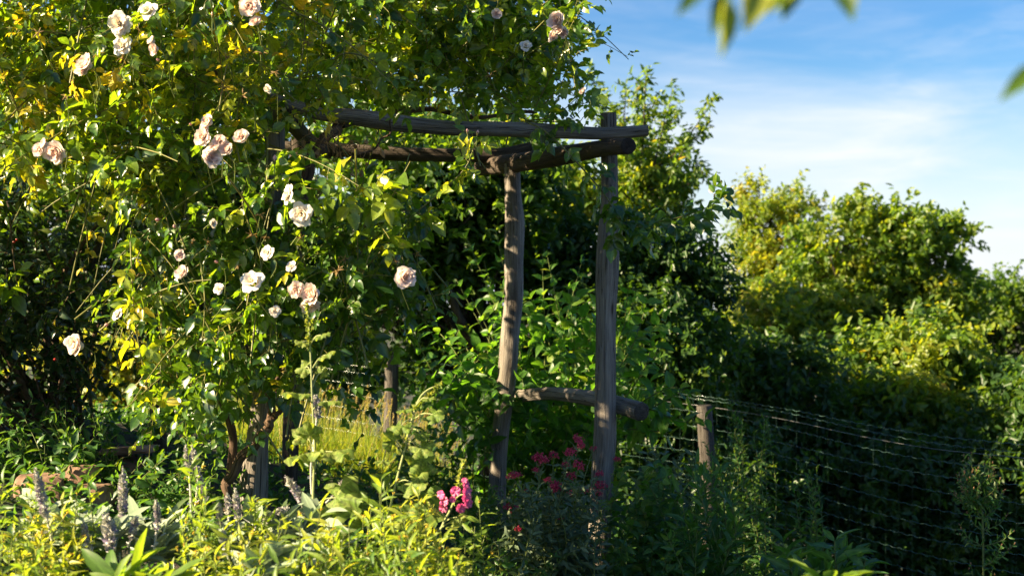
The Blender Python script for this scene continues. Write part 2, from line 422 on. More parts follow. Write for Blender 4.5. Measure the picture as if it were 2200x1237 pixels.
# ------------------------------------------------------------------ ground: one sheet to the horizon
def build_ground():
    xs = np.concatenate([np.linspace(-900, -40, 16), np.linspace(-34, -9, 18), np.linspace(-8, 8, 90), np.linspace(9, 34, 18), np.linspace(40, 900, 16)])
    ys = np.concatenate([np.linspace(-200, -6, 10), np.linspace(-4, 16, 100), np.linspace(17, 80, 36), np.linspace(90, 1500, 24)])
    X, Y = np.meshgrid(xs, ys)
    Z = gh(X, Y) + np.where((np.abs(X) < 9) & (Y < 17) & (Y > -5), 0.025 * rng.normal(size=X.shape), 0)
    V = np.stack([X, Y, Z], -1).reshape(-1, 3); nx, ny = len(xs), len(ys)
    i = np.arange(ny - 1)[:, None] * nx; j = np.arange(nx - 1)[None]
    Q = np.stack([i + j, i + j + 1, i + nx + j + 1, i + nx + j], -1).reshape(-1, 4)
    mb = MB(); mb.add(V, Q, None, .5, V)
    m, nt, N, L = new_mat('garden_soil')
    out = N.new('ShaderNodeOutputMaterial'); pb = N.new('ShaderNodeBsdfPrincipled')
    tc = N.new('ShaderNodeTexCoord')
    a = N.new('ShaderNodeTexNoise'); a.inputs['Scale'].default_value = 1.3; a.inputs['Detail'].default_value = 6
    b = N.new('ShaderNodeTexNoise'); b.inputs['Scale'].default_value = 30; b.inputs['Detail'].default_value = 5
    L.new(tc.outputs['Object'], a.inputs['Vector']); L.new(tc.outputs['Object'], b.inputs['Vector'])
    r1 = ramp(N, [(0.35, (.022, .016, .010)), (0.65, (.055, .04, .026))]); L.new(b.outputs['Fac'], r1.inputs[0])
    r2 = ramp(N, [(0.42, (0, 0, 0)), (0.58, (1, 1, 1))]); L.new(a.outputs['Fac'], r2.inputs[0])
    mx = N.new('ShaderNodeMix'); mx.data_type = 'RGBA'; L.new(r2.outputs[0], mx.inputs[0]); L.new(r1.outputs[0], mx.inputs[6]); mx.inputs[7].default_value = (.02, .035, .010, 1)
    L.new(mx.outputs[2], pb.inputs['Base Color']); pb.inputs['Roughness'].default_value = .95
    bp = N.new('ShaderNodeBump'); bp.inputs['Strength'].default_value = .7; bp.inputs['Distance'].default_value = .03
    L.new(b.outputs['Fac'], bp.inputs['Height']); L.new(bp.outputs[0], pb.inputs['Normal']); L.new(pb.outputs[0], out.inputs[0])
    o = mb.build('ground', m)
    o['kind'] = 'structure'


build_ground()


# ------------------------------------------------------------------ pergola of rough logs
def log(name, parent, pts, mat, sides=30, n=60, seed=0.0, label=None):
    """pts rows: px, py, half width in photo pixels, distance"""
    a = np.array([[*P(p[0], p[1], p[3]), p[2] / FPX * p[3]] for p in pts])
    path = smooth_path(a, n)
    mb = MB(); tube(mb, path[:, :3], path[:, 3], sides, .5, True, 0.028, seed)
    return mb.build(name, mat, parent, label=label)


perg = thing('rustic_pergola', 'weathered grey log pergola carrying the climbing rose', 'pergola', (0.45, 7.5, gh(.45, 7.5)))
fr = [(1308, 245, 17), (1309, 330, 18), (1310, 430, 19), (1307, 500, 22), (1305, 575, 25), (1302, 680, 22), (1301, 780, 22), (1300, 870, 23), (1299, 940, 25), (1294, 1020, 24), (1290, 1110, 24), (1287, 1190, 25), (1286, 1300, 26)]
log('post', perg, [(*p, 7.5) for p in fr], M['wood'], 34, 90, 1.3)
br = [(1100, 352, 17), (1102, 420, 18), (1106, 480, 21), (1104, 560, 20), (1104, 640, 20), (1096, 720, 20), (1092, 780, 20), (1085, 850, 19), (1077, 920, 18), (1070, 1010, 18), (1066, 1180, 19)]
log('post', perg, [(*p, 8.4) for p in br], M['wood'], 34, 80, 2.9)
lf = [(592, 225, 20), (590, 450, 20), (575, 700, 20), (563, 850, 20), (553, 950, 23), (545, 1050, 30), (541, 1120, 32), (540, 1230, 34)]
log('post', perg, [(*p, 6.8) for p in lf], M['wood'], 34, 70, 4.2)
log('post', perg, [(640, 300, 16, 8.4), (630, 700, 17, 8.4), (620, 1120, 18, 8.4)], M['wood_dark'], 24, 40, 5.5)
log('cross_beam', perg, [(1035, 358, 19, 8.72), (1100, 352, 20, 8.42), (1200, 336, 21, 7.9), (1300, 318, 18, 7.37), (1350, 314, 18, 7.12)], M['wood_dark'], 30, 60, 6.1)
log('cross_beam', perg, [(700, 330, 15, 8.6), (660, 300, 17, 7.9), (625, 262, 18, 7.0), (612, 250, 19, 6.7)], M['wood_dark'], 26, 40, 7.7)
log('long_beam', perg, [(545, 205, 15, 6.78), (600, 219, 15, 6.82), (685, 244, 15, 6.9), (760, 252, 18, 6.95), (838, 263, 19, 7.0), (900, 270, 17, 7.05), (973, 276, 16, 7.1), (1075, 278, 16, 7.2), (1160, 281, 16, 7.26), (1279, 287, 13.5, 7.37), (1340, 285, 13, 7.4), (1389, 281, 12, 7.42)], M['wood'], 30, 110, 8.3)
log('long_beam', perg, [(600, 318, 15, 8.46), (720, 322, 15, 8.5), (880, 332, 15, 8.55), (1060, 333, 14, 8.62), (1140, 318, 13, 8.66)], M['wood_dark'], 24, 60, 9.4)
log('rail', perg, [(1045, 848, 13, 8.66), (1111, 850, 13, 8.4), (1185, 845, 14, 8.12), (1273, 856, 16, 7.76), (1325, 868, 18, 7.62), (1378, 884, 20, 7.42)], M['wood'], 28, 60, 10.6)

# ------------------------------------------------------------------ climbing rose
rose = thing('climbing_rose', 'big climbing rose with pale pink double blooms covering the log pergola', 'rose bush', (*P(520, 1110, 6.7)[:2], gh(-1.27, 6.7)))
rl, rc, rb = MB(), MB(), MB()


def compound(pos, tan, scale, tint, nrmup=(-.45, -.35, .75), rnd=0.5, five=True, az=None):
    """five-leaflet rose leaves at nodes"""
    n = len(pos)
    if az is None: az = rng.random(n) * 2 * PI
    d = radial_dirs(tan, az, rng.uniform(.1, .8, n))
    d = nrm(d + np.array([0, -.12, -.12]))
    up = up_normal(d, rnd, nrmup)
    side = np.cross(d, up)
    Lr = scale * 0.085
    for (s, ang, k) in ((1.0, 0, 1.0), (.72, 1.05, .88), (.72, -1.05, .88), (.36, 1.15, .72), (.36, -1.15, .72)):
        keep = rng.random(n) < (0.97 if abs(ang) < 1.1 else 0.75)
        base = pos + d * (Lr * s)[:, None] - UP * (0.10 * Lr * s)[:, None]
        dd = nrm(np.cos(ang) * d + np.sin(ang) * side - UP * rng.uniform(0, .55, n)[:, None] + .18 * rng.normal(size=(n, 3)))
        nn = nrm(up + .35 * rng.normal(size=(n, 3)))
        L = scale * k * 0.066 * rng.uniform(.8, 1.25, n)
        leaves(rl, TPL_OVATE, base[keep], dd[keep], nn[keep], L[keep], (L * rng.uniform(.58, .74, n))[keep], np.clip(tint + .07 * rng.normal(size=n), 0, 1)[keep],
               rng.uniform(-.05, .35, n)[keep], rng.uniform(.05, .4, n)[keep], .05)
        if s == 1.0:
            tip = pos + d * Lr[:, None]
            for i in np.nonzero(rng.random(n) < .5)[0]:
                tube(rc, np.array([pos[i], (pos[i] + tip[i]) / 2 + [0, 0, .004], tip[i]]), [.0013, .001, .0008], 3, .4)


def rose_fill(poly, Ys, n, L, tint, out, k=7, scale=1.0, droop=.3, young=0.0, yb=1.0):
    q = sample_poly(poly, n); u = rng.random(n) ** yb
    Y = Ys[0] + (Ys[1] - Ys[0]) * u
    st = Pn(q[:, 0], q[:, 1], Y)
    d = nrm(np.asarray(out) + .85 * rand_dirs(n))
    ln = rng.uniform(*L, n)
    pos, tan = shoots(st, d, ln, k, droop * rng.uniform(.3, 1.5, n), .12, .15)
    ti = np.clip(tint[0] + tint[1] * rng.normal(size=n), 0, 1)
    yng = rng.random(n) < young
    tt = np.repeat(ti[:, None], k, 1) + np.linspace(-.05, .12, k)[None] + np.where(yng[:, None], np.linspace(.05, .38, k)[None], 0)  # yellow of young growth, partly standing in for sunlight through the leaves
    sc = scale * rng.uniform(.75, 1.2, n)[:, None] * np.linspace(1.1, .6, k)[None]
    compound(pos.reshape(-1, 3), tan.reshape(-1, 3), sc.ravel(), np.clip(tt, 0, 1).ravel())
    for i in range(n):
        tube(rc, np.vstack([st[i], pos[i]]), np.linspace(.0034, .0012, k + 1), 4, .3 + .5 * yng[i])


R_TOPL = [(-160, -200), (720, -260), (770, 40), (720, 205), (620, 300), (430, 400), (330, 440), (200, 400), (60, 350), (-160, 360)]
R_TOPR = [(690, -260), (1200, -230), (1225, 20), (1190, 120), (1205, 175), (1150, 215), (700, 195)]
R_CURT = [(330, 400), (620, 350), (700, 400), (880, 420), (860, 480), (840, 600), (810, 690), (720, 760), (600, 790), (500, 860), (450, 930), (390, 920), (330, 780), (310, 560)]
rose_fill(R_TOPL, (5.95, 7.4), 560, (.22, .45), (.44, .17), (-.25, -.35, .35), young=.3, scale=1.0)
rose_fill(R_TOPR, (7.15, 8.8), 430, (.22, .45), (.36, .15), (.15, -.25, .5), young=.10, scale=1.0)
rose_fill(R_CURT, (6.0, 7.0), 165, (.22, .45), (.22, .15), (.1, -.45, .0), young=.06, droop=.5, scale=1.05)
rose_fill([(-800, 330), (-60, 380), (-60, 650), (-800, 700)], (6.5, 8.2), 70, (.3, .5), (.4, .15), (0, 0, .4), k=6, scale=1.3)  # unseen foliage beyond the left border, added to shade the growth inside it
# canopy roof between the beams, above the head
rose_fill([(300, 40), (1150, 60), (1170, 250), (640, 230), (300, 300)], (7.6, 9.0), 140, (.25, .45), (.3, .12), (0, 0, .6), k=6, scale=1.1)
rose_fill([(620, 235), (1150, 245), (1160, 320), (1000, 330), (640, 340)], (8.95, 9.7), 70, (.15, .3), (.3, .12), (0, .3, .1), k=6, scale=1.1)
rose_fill([(-200, 300), (320, 380), (300, 560), (-200, 560)], (7.6, 8.6), 60, (.3, .5), (.25, .12), (0, 0, .2), k=6, scale=1.2)
# edge sprays that stick out against the sky
for a in ([(1150, 230, 7.2), (1200, 130, 7.1), (1225, 60, 7.0), (1268, -10, 6.95)], [(1140, 250, 7.3), (1200, 190, 7.2), (1235, 120, 7.1), (1268, 105, 7.05)],
          [(1130, 260, 7.3), (1190, 250, 7.2), (1235, 215, 7.2), (1262, 190, 7.2)], [(1100, 260, 7.5), (1180, 262, 7.3), (1225, 258, 7.2), (1250, 235, 7.2)],
          [(1130, 120, 7.1), (1190, 80, 7.0), (1230, 30, 6.95), (1248, -30, 6.9)], [(1120, 40, 7.2), (1180, 0, 7.1), (1230, -60, 7.0)],
          [(1120, 200, 7.6), (1190, 160, 7.4), (1240, 170, 7.3)], [(1150, 60, 7.6), (1200, 40, 7.4), (1222, 5, 7.4)]):
    p = smooth_path([P(*q) for q in a], 12)
    tube(rc, p, np.linspace(.0035, .0012, 12), 4, .4)
    compound(p[3:], nrm(np.gradient(p, axis=0))[3:], rng.uniform(.75, 1.0, 9), rng.uniform(.15, .6, 9))
# long arching canes drawn one by one: (path, radius, first leaf, leaf scale, tint)
CANES = [
    ([(660, 760, 6.3), (720, 640, 6.2), (800, 560, 6.15), (880, 470, 6.1), (950, 410, 6.1), (1000, 360, 6.1), (1022, 305, 6.1)], .0045, 6, .9, .55),
    ([(1130, 262, 7.15), (1175, 285, 7.05), (1240, 350, 7.0), (1300, 420, 6.95), (1322, 460, 6.95), (1345, 483, 6.95), (1400, 478, 6.9), (1470, 464, 6.85), (1530, 440, 6.85), (1558, 420, 6.85)], .0048, 3, 1.05, .22),
    ([(330, 420, 6.2), (285, 480, 6.1), (283, 580, 6.05), (292, 700, 6.0), (310, 800, 6.0), (325, 860, 6.0)], .0045, 2, .85, .5),
    ([(570, 330, 6.1), (520, 420, 6.0), (560, 560, 5.95), (545, 640, 5.95), (500, 720, 5.95), (490, 800, 6.0)], .004, 3, .95, .4),
    ([(590, 380, 6.0), (640, 400, 5.9), (720, 410, 5.85), (800, 405, 5.85), (840, 420, 5.85)], .003, 1, 1.2, .55),
    ([(700, 180, 6.4), (730, 118, 6.35), (800, 130, 6.4), (850, 190, 6.5), (870, 240, 6.6)], .006, 9, .9, .5),
    ([(385, 0, 6.1), (380, 80, 6.05), (370, 170, 6.05), (372, 220, 6.1)], .0045, 6, .8, .6),
    ([(250, 110, 6.0), (300, 160, 5.95), (335, 240, 5.95), (362, 310, 6.0)], .0045, 4, .8, .5),
    ([(640, 180, 6.1), (655, 60, 6.1), (640, -40, 6.2)], .004, 3, .8, .7),
    ([(470, 240, 5.9), (490, 130, 5.9), (520, 40, 5.95), (560, -30, 6.0)], .004, 2, .8, .8),
    ([(430, 560, 6.0), (440, 650, 5.95), (430, 760, 5.95), (405, 850, 5.95), (398, 930, 6.0)], .0038, 3, .9, .3),
    ([(470, 700, 6.0), (480, 790, 5.98), (455, 880, 6.0), (440, 940, 6.05)], .0036, 2, .95, .25),
    ([(780, 560, 6.2), (760, 650, 6.15), (700, 740, 6.1), (650, 790, 6.1), (620, 850, 6.1)], .0036, 2, 1.0, .3),
    ([(850, 500, 6.3), (870, 590, 6.25), (850, 680, 6.2), (840, 760, 6.2)], .003, 3, .95, .3),
    ([(880, 330, 6.6), (850, 430, 6.5), (835, 540, 6.45)], .003, 3, .8, .6),
]
for (a, r, f, s, ti) in CANES:
    n = 9 * len(a) // 2
    p = smooth_path([P(*q) for q in a], n)
    tube(rc, p, np.linspace(r, r * .35, n), 6, .5)
    t = nrm(np.gradient(p, axis=0)); m = n - f
    compound(p[f:], t[f:], s * rng.uniform(.8, 1.15, m), np.clip(ti + .12 * rng.normal(size=m), 0, 1), az=np.arange(m) * 2.4)
# leaves hanging off the end of the long right cane
q = np.array([(1300, 470), (1320, 500), (1345, 490), (1360, 505), (1375, 495), (1400, 490), (1420, 505), (1445, 490), (1470, 480), (1490, 500), (1330, 470), (1380, 480), (1310, 440), (1290, 395)])
p = Pn(q[:, 0].astype(float), q[:, 1].astype(float) - 12, np.full(len(q), 6.92))
compound(p, nrm(np.tile([[1, .1, -.2]], (len(q), 1))), rng.uniform(.95, 1.3, len(q)), rng.uniform(.1, .32, len(q)))
# many long inner canes
for i in range(100):
    if i < 45: a = sample_poly(R_TOPL, 1)[0]; Y = rng.uniform(5.95, 6.6)
    elif i < 65: a = sample_poly(R_TOPR, 1)[0]; Y = rng.uniform(7.0, 8.0)
    else: a = sample_poly(R_CURT, 1)[0]; Y = rng.uniform(5.98, 6.5)
    s = P(a[0], a[1], Y); d = nrm(np.array([rng.normal() * .5, rng.normal() * .25, rng.normal() * .8 + .3])); L = rng.uniform(.5, 1.1)
    tt = np.linspace(-.5, .5, 8)[:, None]
    tube(rc, s + d * L * tt - UP * .35 * L * tt ** 2, np.linspace(.0048, .0022, 8), 5, rng.uniform(.2, .9))
# woody trunks
WOOD = [([(495, 1180, 6.72), (492, 1090, 6.68), (490, 1035, 6.66), (520, 985, 6.64), (560, 940, 6.62), (582, 905, 6.62), (580, 850, 6.66), (600, 760, 6.7), (610, 600, 6.75), (640, 440, 6.8)], .026, .014),
        ([(640, 450, 6.8), (655, 380, 6.8), (672, 330, 6.82), (715, 285, 6.9), (735, 260, 7.0)], .034, .022),
        ([(582, 905, 6.62), (600, 880, 6.6), (592, 850, 6.6), (600, 800, 6.62)], .013, .009),
        ([(735, 350, 6.9), (800, 318, 6.9), (835, 285, 6.92), (843, 240, 6.92)], .006, .004),
        ([(480, 1150, 6.9), (500, 960, 6.9), (470, 800, 6.95), (500, 600, 7.0), (480, 430, 7.0)], .022, .014),
        ([(600, 320, 7.0), (520, 200, 6.9), (380, 120, 6.8), (240, 60, 6.8)], .018, .010),
        ([(735, 270, 7.2), (880, 235, 7.6), (1020, 250, 7.9), (1150, 240, 8.0)], .018, .010)]
for (a, r0, r1) in WOOD:
    n = 6 * len(a); p = smooth_path([P(*q) for q in a], n)
    p = p + .008 * np.sin(np.arange(n)[:, None] * np.array([[.9, 1.1, .7]]))
    tube(rb, p, np.linspace(r0, r1, n) * (1 + .08 * rng.normal(size=n)), 12, .5, False, .05, r0 * 99)
rb.build('trunk', M['rose_bark'], rose)
# brown withered twig tangle under the beam end
dr = MB()
for i in range(60):
    s = P(rng.uniform(640, 800), rng.uniform(285, 350), rng.uniform(6.6, 6.85)); d = nrm(rng.normal(size=3) + [0, -.3, -.6])
    p = s + d * np.linspace(0, rng.uniform(.05, .16), 5)[:, None] + .006 * rng.normal(size=(5, 3))
    tube(dr, p, [.002, .0018, .0015, .0012, .001], 4, rng.random())
    if i < 26: leaves(dr, TPL_LANCE, p[-1:], d[None] - UP * .6, rand_dirs(1), .05, .022, rng.random(), .4, .5, .2)
dr.build('withered_twig', M['dry_leaf'], rose)
rc.build('cane', M['rose_cane'], rose)
rl.build('foliage', M['rose_leaf'], rose)


# --- rose blooms
def rose_mesh(name, seed, layers, open_, mat):
    r = np.random.default_rng(seed); mb = MB()
    for li in range(layers):
        f = li / max(1, layers - 1)
        npet = 4 if f < .2 else 5
        for k in range(npet):
            ph = 2 * PI * (k + .5 * (li % 2)) / npet + r.normal() * .22
            L = (.66 + .30 * f) * r.uniform(.9, 1.1); W = (.30 + .44 * f) * r.uniform(.9, 1.15)
            t0 = (-.25 + .55 * f) * 1.0; t1 = (.15 + 1.25 * f * open_) + r.normal() * .13
            nv, nu = 7, 7
            v = np.linspace(0, 1, nv)[:, None]; u = np.linspace(-1, 1, nu)[None]
            tilt = t0 + (t1 - t0) * v ** 1.3 + .05
            ds = L / (nv - 1)
            rr = .02 + .17 * f ** .7 + np.cumsum(np.sin(tilt), 0) * ds; zz = np.cumsum(np.cos(tilt), 0) * ds - .38 - .20 * f
            w = W * np.sin(PI * np.clip(.12 + .74 * v, 0, 1)) ** .75
            ang = ph + u * w / np.maximum(rr, .26)
            edge = (np.abs(u) ** 2) * v
            ruff = .035 * np.sin(u * 5 + r.random() * 6) * v + .02 * r.normal(size=(nv, nu)) * v
            R = rr + ruff - .07 * edge; Z = zz + .5 * ruff - .10 * edge * (1 - .6 * f)
            V = np.stack([R * np.cos(ang), R * np.sin(ang), Z], -1).reshape(-1, 3)
            i = np.arange(nv - 1)[:, None] * nu; j = np.arange(nu - 1)[None]
            Q = np.stack([i + j, i + j + 1, i + nu + j + 1, i + nu + j], -1).reshape(-1, 4)
            mb.add(V, Q, None, np.clip(.12 + .75 * f + .2 * (v * np.ones((1, nu))).ravel() * .6 + r.normal() * .05, 0, 1), np.stack([V[:, 0], V[:, 1], np.full(len(V), li * 7.0 + k)], -1))
    return mb.mesh(name, mat)


RF = [rose_mesh('rose_bloom', s, l, o, M['petal']) for s, l, o in ((1, 8, .62), (2, 8, .8), (3, 7, .72), (4, 8, .5))]
RW = [rose_mesh('faded_bloom', s, l, o, M['petal_white']) for s, l, o in ((5, 4, 1.25), (6, 5, 1.15), (7, 3, 1.3))]


def sepal_mesh(name, bud, seed):
    r = np.random.default_rng(seed); mb = MB()
    th = np.arange(7) * 2 * PI / 7
    prof = [(-1.0, .12), (-.8, .3), (-.5, .36), (-.25, .3)] + ([(0, .42), (.4, .44), (.8, .3), (1.1, .05)] if bud else [(-.15, .14)])
    V = np.array([[R * math.cos(t), R * math.sin(t), z] for z, R in prof for t in th])
    Q = [(i * 7 + j, i * 7 + (j + 1) % 7, (i + 1) * 7 + (j + 1) % 7, (i + 1) * 7 + j) for i in range(len(prof) - 1) for j in range(7)]
    mb.add(V, Q, None, np.repeat([.2 if z < -.2 else .95 for z, R in prof], 7), V)
    for k in range(5):
        a = k * 2 * PI / 5 + r.normal() * .2
        d = np.array([[math.cos(a), math.sin(a), (1.4 if bud else r.uniform(-.2, .5))]])
        leaves(mb, TPL_LANCE, np.array([[.25 * math.cos(a), .25 * math.sin(a), -.25]]), d, np.array([[0, 0, 1.0]]), 1.0 if bud else 1.5, .34, r.random() * .5 if not bud else .15, .2, .3)
    return mb.mesh(name, M['bud'] if bud else M['calyx'])


BUD = [sepal_mesh('rose_bud', True, s) for s in (1, 2)]
CAL = [sepal_mesh('spent_calyx', False, s) for s in (3, 4, 5)]


def bloom(px, py, size, kind='p', Y=5.72, face=None):
    c = P(px, py, Y); R = size / FPX * Y * .53
    f = nrm(np.array(face if face is not None else [-.4 + rng.normal() * .45, -1, .3 + rng.normal() * .35]))
    q = Vector(f).to_track_quat('Z', 'Y'); e = (q @ Matrix.Rotation(rng.random() * 6, 3, 'Z').to_quaternion()).to_euler()
    if kind == 'p': place('rose_bloom', RF[rng.integers(len(RF))], rose, c, e, R / .82)
    elif kind == 'w': place('rose_bloom', RW[rng.integers(len(RW))], rose, c, e, R / .8, 'faded white loose bloom')
    elif kind == 'b': place('rose_bud', BUD[rng.integers(2)], rose, c, e, R / .9)
    else: place('spent_calyx', CAL[rng.integers(3)], rose, c, e, R / 1.3)
    s = c - f * R * .8
    stalk = MB(); tube(stalk, smooth_path([s, s - f * .05 - UP * .03, s + np.array([rng.normal() * .03, .12, -.13])], 6), np.linspace(.0016, .0022, 6), 4, .5); stalk.build('flower_stalk', M['stem_green'], rose)


for a in [(185, 138, 44), (178, 152, 32), (120, 327, 50), (85, 322, 30), (96, 310, 26), (332, 106, 28), (326, 88, 22), (537, 15, 44), (549, 47, 28),
          (436, 295, 38), (447, 262, 32), (440, 278, 24), (455, 338, 46), (488, 322, 34), (472, 304, 30), (462, 318, 30), (519, 295, 34),
          (1197, 46, 42, 'p', 6.85), (1213, 72, 26, 'p', 6.85), (1190, 78, 28, 'p', 6.85), (1202, 64, 24, 'p', 6.84), (1066, 31, 24, 'p', 6.85),
          (637, 622, 36), (672, 630, 50), (668, 654, 42, 'p', 5.74, (.1, -.6, -.6)), (871, 596, 46, 'p', 5.75, (.3, -1, .1)), (392, 586, 34), (386, 549, 26),
          (540, 603, 46, 'w'), (648, 460, 42, 'w'), (618, 418, 34, 'w'), (256, 52, 44, 'w'), (318, 22, 36, 'w'), (262, 98, 36, 'w'), (165, 742, 46, 'p', 5.8), (158, 735, 30, 'w', 5.8),
          (625, 572, 20, 'w'), (574, 542, 26, 'w'), (591, 668, 20, 'w'), (470, 620, 20, 'w'), (458, 480, 16, 'w'), (1252, 196, 16, 'p', 6.95), (1130, 98, 22, 'w', 6.9), (252, 675, 22, 'w'), (575, 191, 16, 'w'),
          (340, 130, 10, 'b'), (590, 344, 18, 'b', 5.8, (.1, -.3, 1)), (1026, 286, 11, 'b', 6.05, (.1, -.2, 1)), (1004, 283, 10, 'b', 6.05, (-.1, -.2, 1)), (340, 472, 14, 'b'), (375, 488, 12, 'b'), (456, 33, 11, 'b', 5.8, (0, -.2, 1)),
          (230, 697, 13, 'b'), (1535, 420, 8, 'b', 6.85, (.2, -.2, 1)), (466, 563, 12, 'b'), (410, 268, 9, 'b')]:
    bloom(*a)
for (px, py, Y) in [(542, 505, 5.8), (572, 508, 5.8), (448, 518, 5.8), (410, 520, 5.8), (722, 580, 5.9), (740, 555, 5.9), (726, 578, 5.9), (510, 570, 5.8), (647, 510, 5.8), (850, 560, 6.0), (895, 545, 6.05), (560, 460, 5.8),
                    (265, 125, 5.8), (210, 115, 5.8), (300, 65, 5.8), (520, 205, 5.8), (590, 155, 5.8), (660, 90, 5.95), (805, 30, 6.6), (440, 830, 5.9), (690, 215, 6.3), (1050, 160, 6.8), (485, 120, 5.8), (560, 110, 5.8), (80, 70, 5.8), (140, 205, 5.8), (480, 190, 5.85)]:
    bloom(px, py, rng.uniform(16, 26), 'c', Y, [rng.normal() * .6, -1, .5 + rng.normal() * .5])
# ------------------------------------------------------------------ generic leafy stems
def stem_leaves(ml, path, spacing, per, L, W, elev, tint, tpl, start=.15, taper=.5, rnd=.4, bend=.25, fold=.25, swell=True, maxn=99, ttip=0.15, jitter=.3, nup=(-.45, -.22, .8)):
    seg = np.concatenate([[0], np.cumsum(np.linalg.norm(np.diff(path, axis=0), axis=1))]); tot = seg[-1]
    s = np.arange(start * tot, tot, spacing)
    if len(s) == 0: return
    s = s[:maxn]
    pos = np.stack([np.interp(s, seg, path[:, i]) for i in range(3)], -1)
    t = nrm(np.gradient(path, axis=0)); tan = nrm(np.stack([np.interp(s, seg, t[:, i]) for i in range(3)], -1))
    f = s / tot; n = len(s); a0 = rng.random() * 6
    for k in range(per):
        az = a0 + np.arange(n) * (2.4 if per == 1 else PI / 2) + k * 2 * PI / per + jitter * rng.normal(size=n)
        el = elev[0] + (elev[1] - elev[0]) * f + .15 * rng.normal(size=n)
        d = radial_dirs(tan, az, el)
        sz = (1 - (1 - taper) * f) * rng.uniform(.8, 1.2, n)
        if swell: sz = sz * np.clip(.6 + 2.2 * f, 0, 1)
        leaves(ml, tpl, pos, d, up_normal(d, rnd, nup), L * sz, W * sz, np.clip(tint[0] + ttip * f + tint[1] * rng.normal(size=n), 0, 1), bend * rng.uniform(.4, 1.6, n), fold * rng.uniform(.4, 1.6, n), .03)


def sway(base, top, n=9, amt=.02):
    p = smooth_path([base, base * .45 + top * .55 + np.array([rng.normal(), rng.normal(), 0]) * amt, top], n)
    return p


def gpt(px, Y, X=None):
    x = (px - CX) / FPX * Y
    return np.array([x, Y, float(gh(x, Y))])


# ------------------------------------------------------------------ the yellow-green herbs along the bottom left edge
YB = MB()
for k in range(9):
    d = nrm(rng.normal(size=(1, 3)) * .5 + UP)
    leaves(YB, TPL_HEX, d * .2, d, rand_dirs(1), rng.uniform(.5, .9), .35, rng.random(), -.2, .4)
th = np.arange(6) * PI / 3
YB.add([[.28 * math.cos(t), .28 * math.sin(t), z] for z in (0, .35) for t in th] + [[0, 0, .5]], [(i, (i + 1) % 6, 6 + (i + 1) % 6, 6 + i) for i in range(6)], [(6 + i, 6 + (i + 1) % 6, 12) for i in range(6)], .8)
YBM = YB.mesh('flower_bud', M['yellow'])


def herb(px, Y, tops, label, group, budtop=True, mat='herb', L=.088, W=.022, tint=(.5, .13)):
    b = gpt(px, Y); t = thing('yellow_bud_herb', label, 'herb', b, group)
    ms, ml = MB(), MB(); buds = []; tint = (float(rng.choice([.1, .25, .4, .52])), tint[1])
    for (tx, ty) in tops:
        top = P(tx, ty, Y + rng.normal() * .06); bb = b + np.array([rng.normal() * .05, rng.normal() * .05, -.02])
        p = sway(bb, top, 12, .03)
        tube(ms, p, np.linspace(.0035, .0014, 12), 5, .5)
        stem_leaves(ml, p, .025, 1, L, W, (.15, .75), tint, TPL_LANCE, .12, .7, .4, .35, .3)
        # side twigs with small leaves and buds near the top
        for k in range(rng.integers(2, 6)):
            f = rng.uniform(.6, .95); i = int(f * 11)
            d = nrm(np.array([rng.normal(), rng.normal(), 1.1])); q = p[i] + d * np.linspace(0, rng.uniform(.03, .085), 5)[:, None]
            tube(ms, q, np.linspace(.0016, .0009, 5), 4, .6)
            stem_leaves(ml, q, .014, 1, L * .45, W * .55, (.3, .9), (tint[0] + .12, tint[1]), TPL_LANCE, .2, .6)
            buds.append(q[-1])
        buds.append(p[-1])
    ms.build('stem', M['stem_green'], t); ml.build('foliage', M[mat], t)
    if budtop:
        for q in buds:
            if rng.random() < .35: place('flower_bud', YBM, t, q, (rng.normal() * .3, rng.normal() * .3, rng.random() * 6), rng.uniform(.008, .014))
    return t


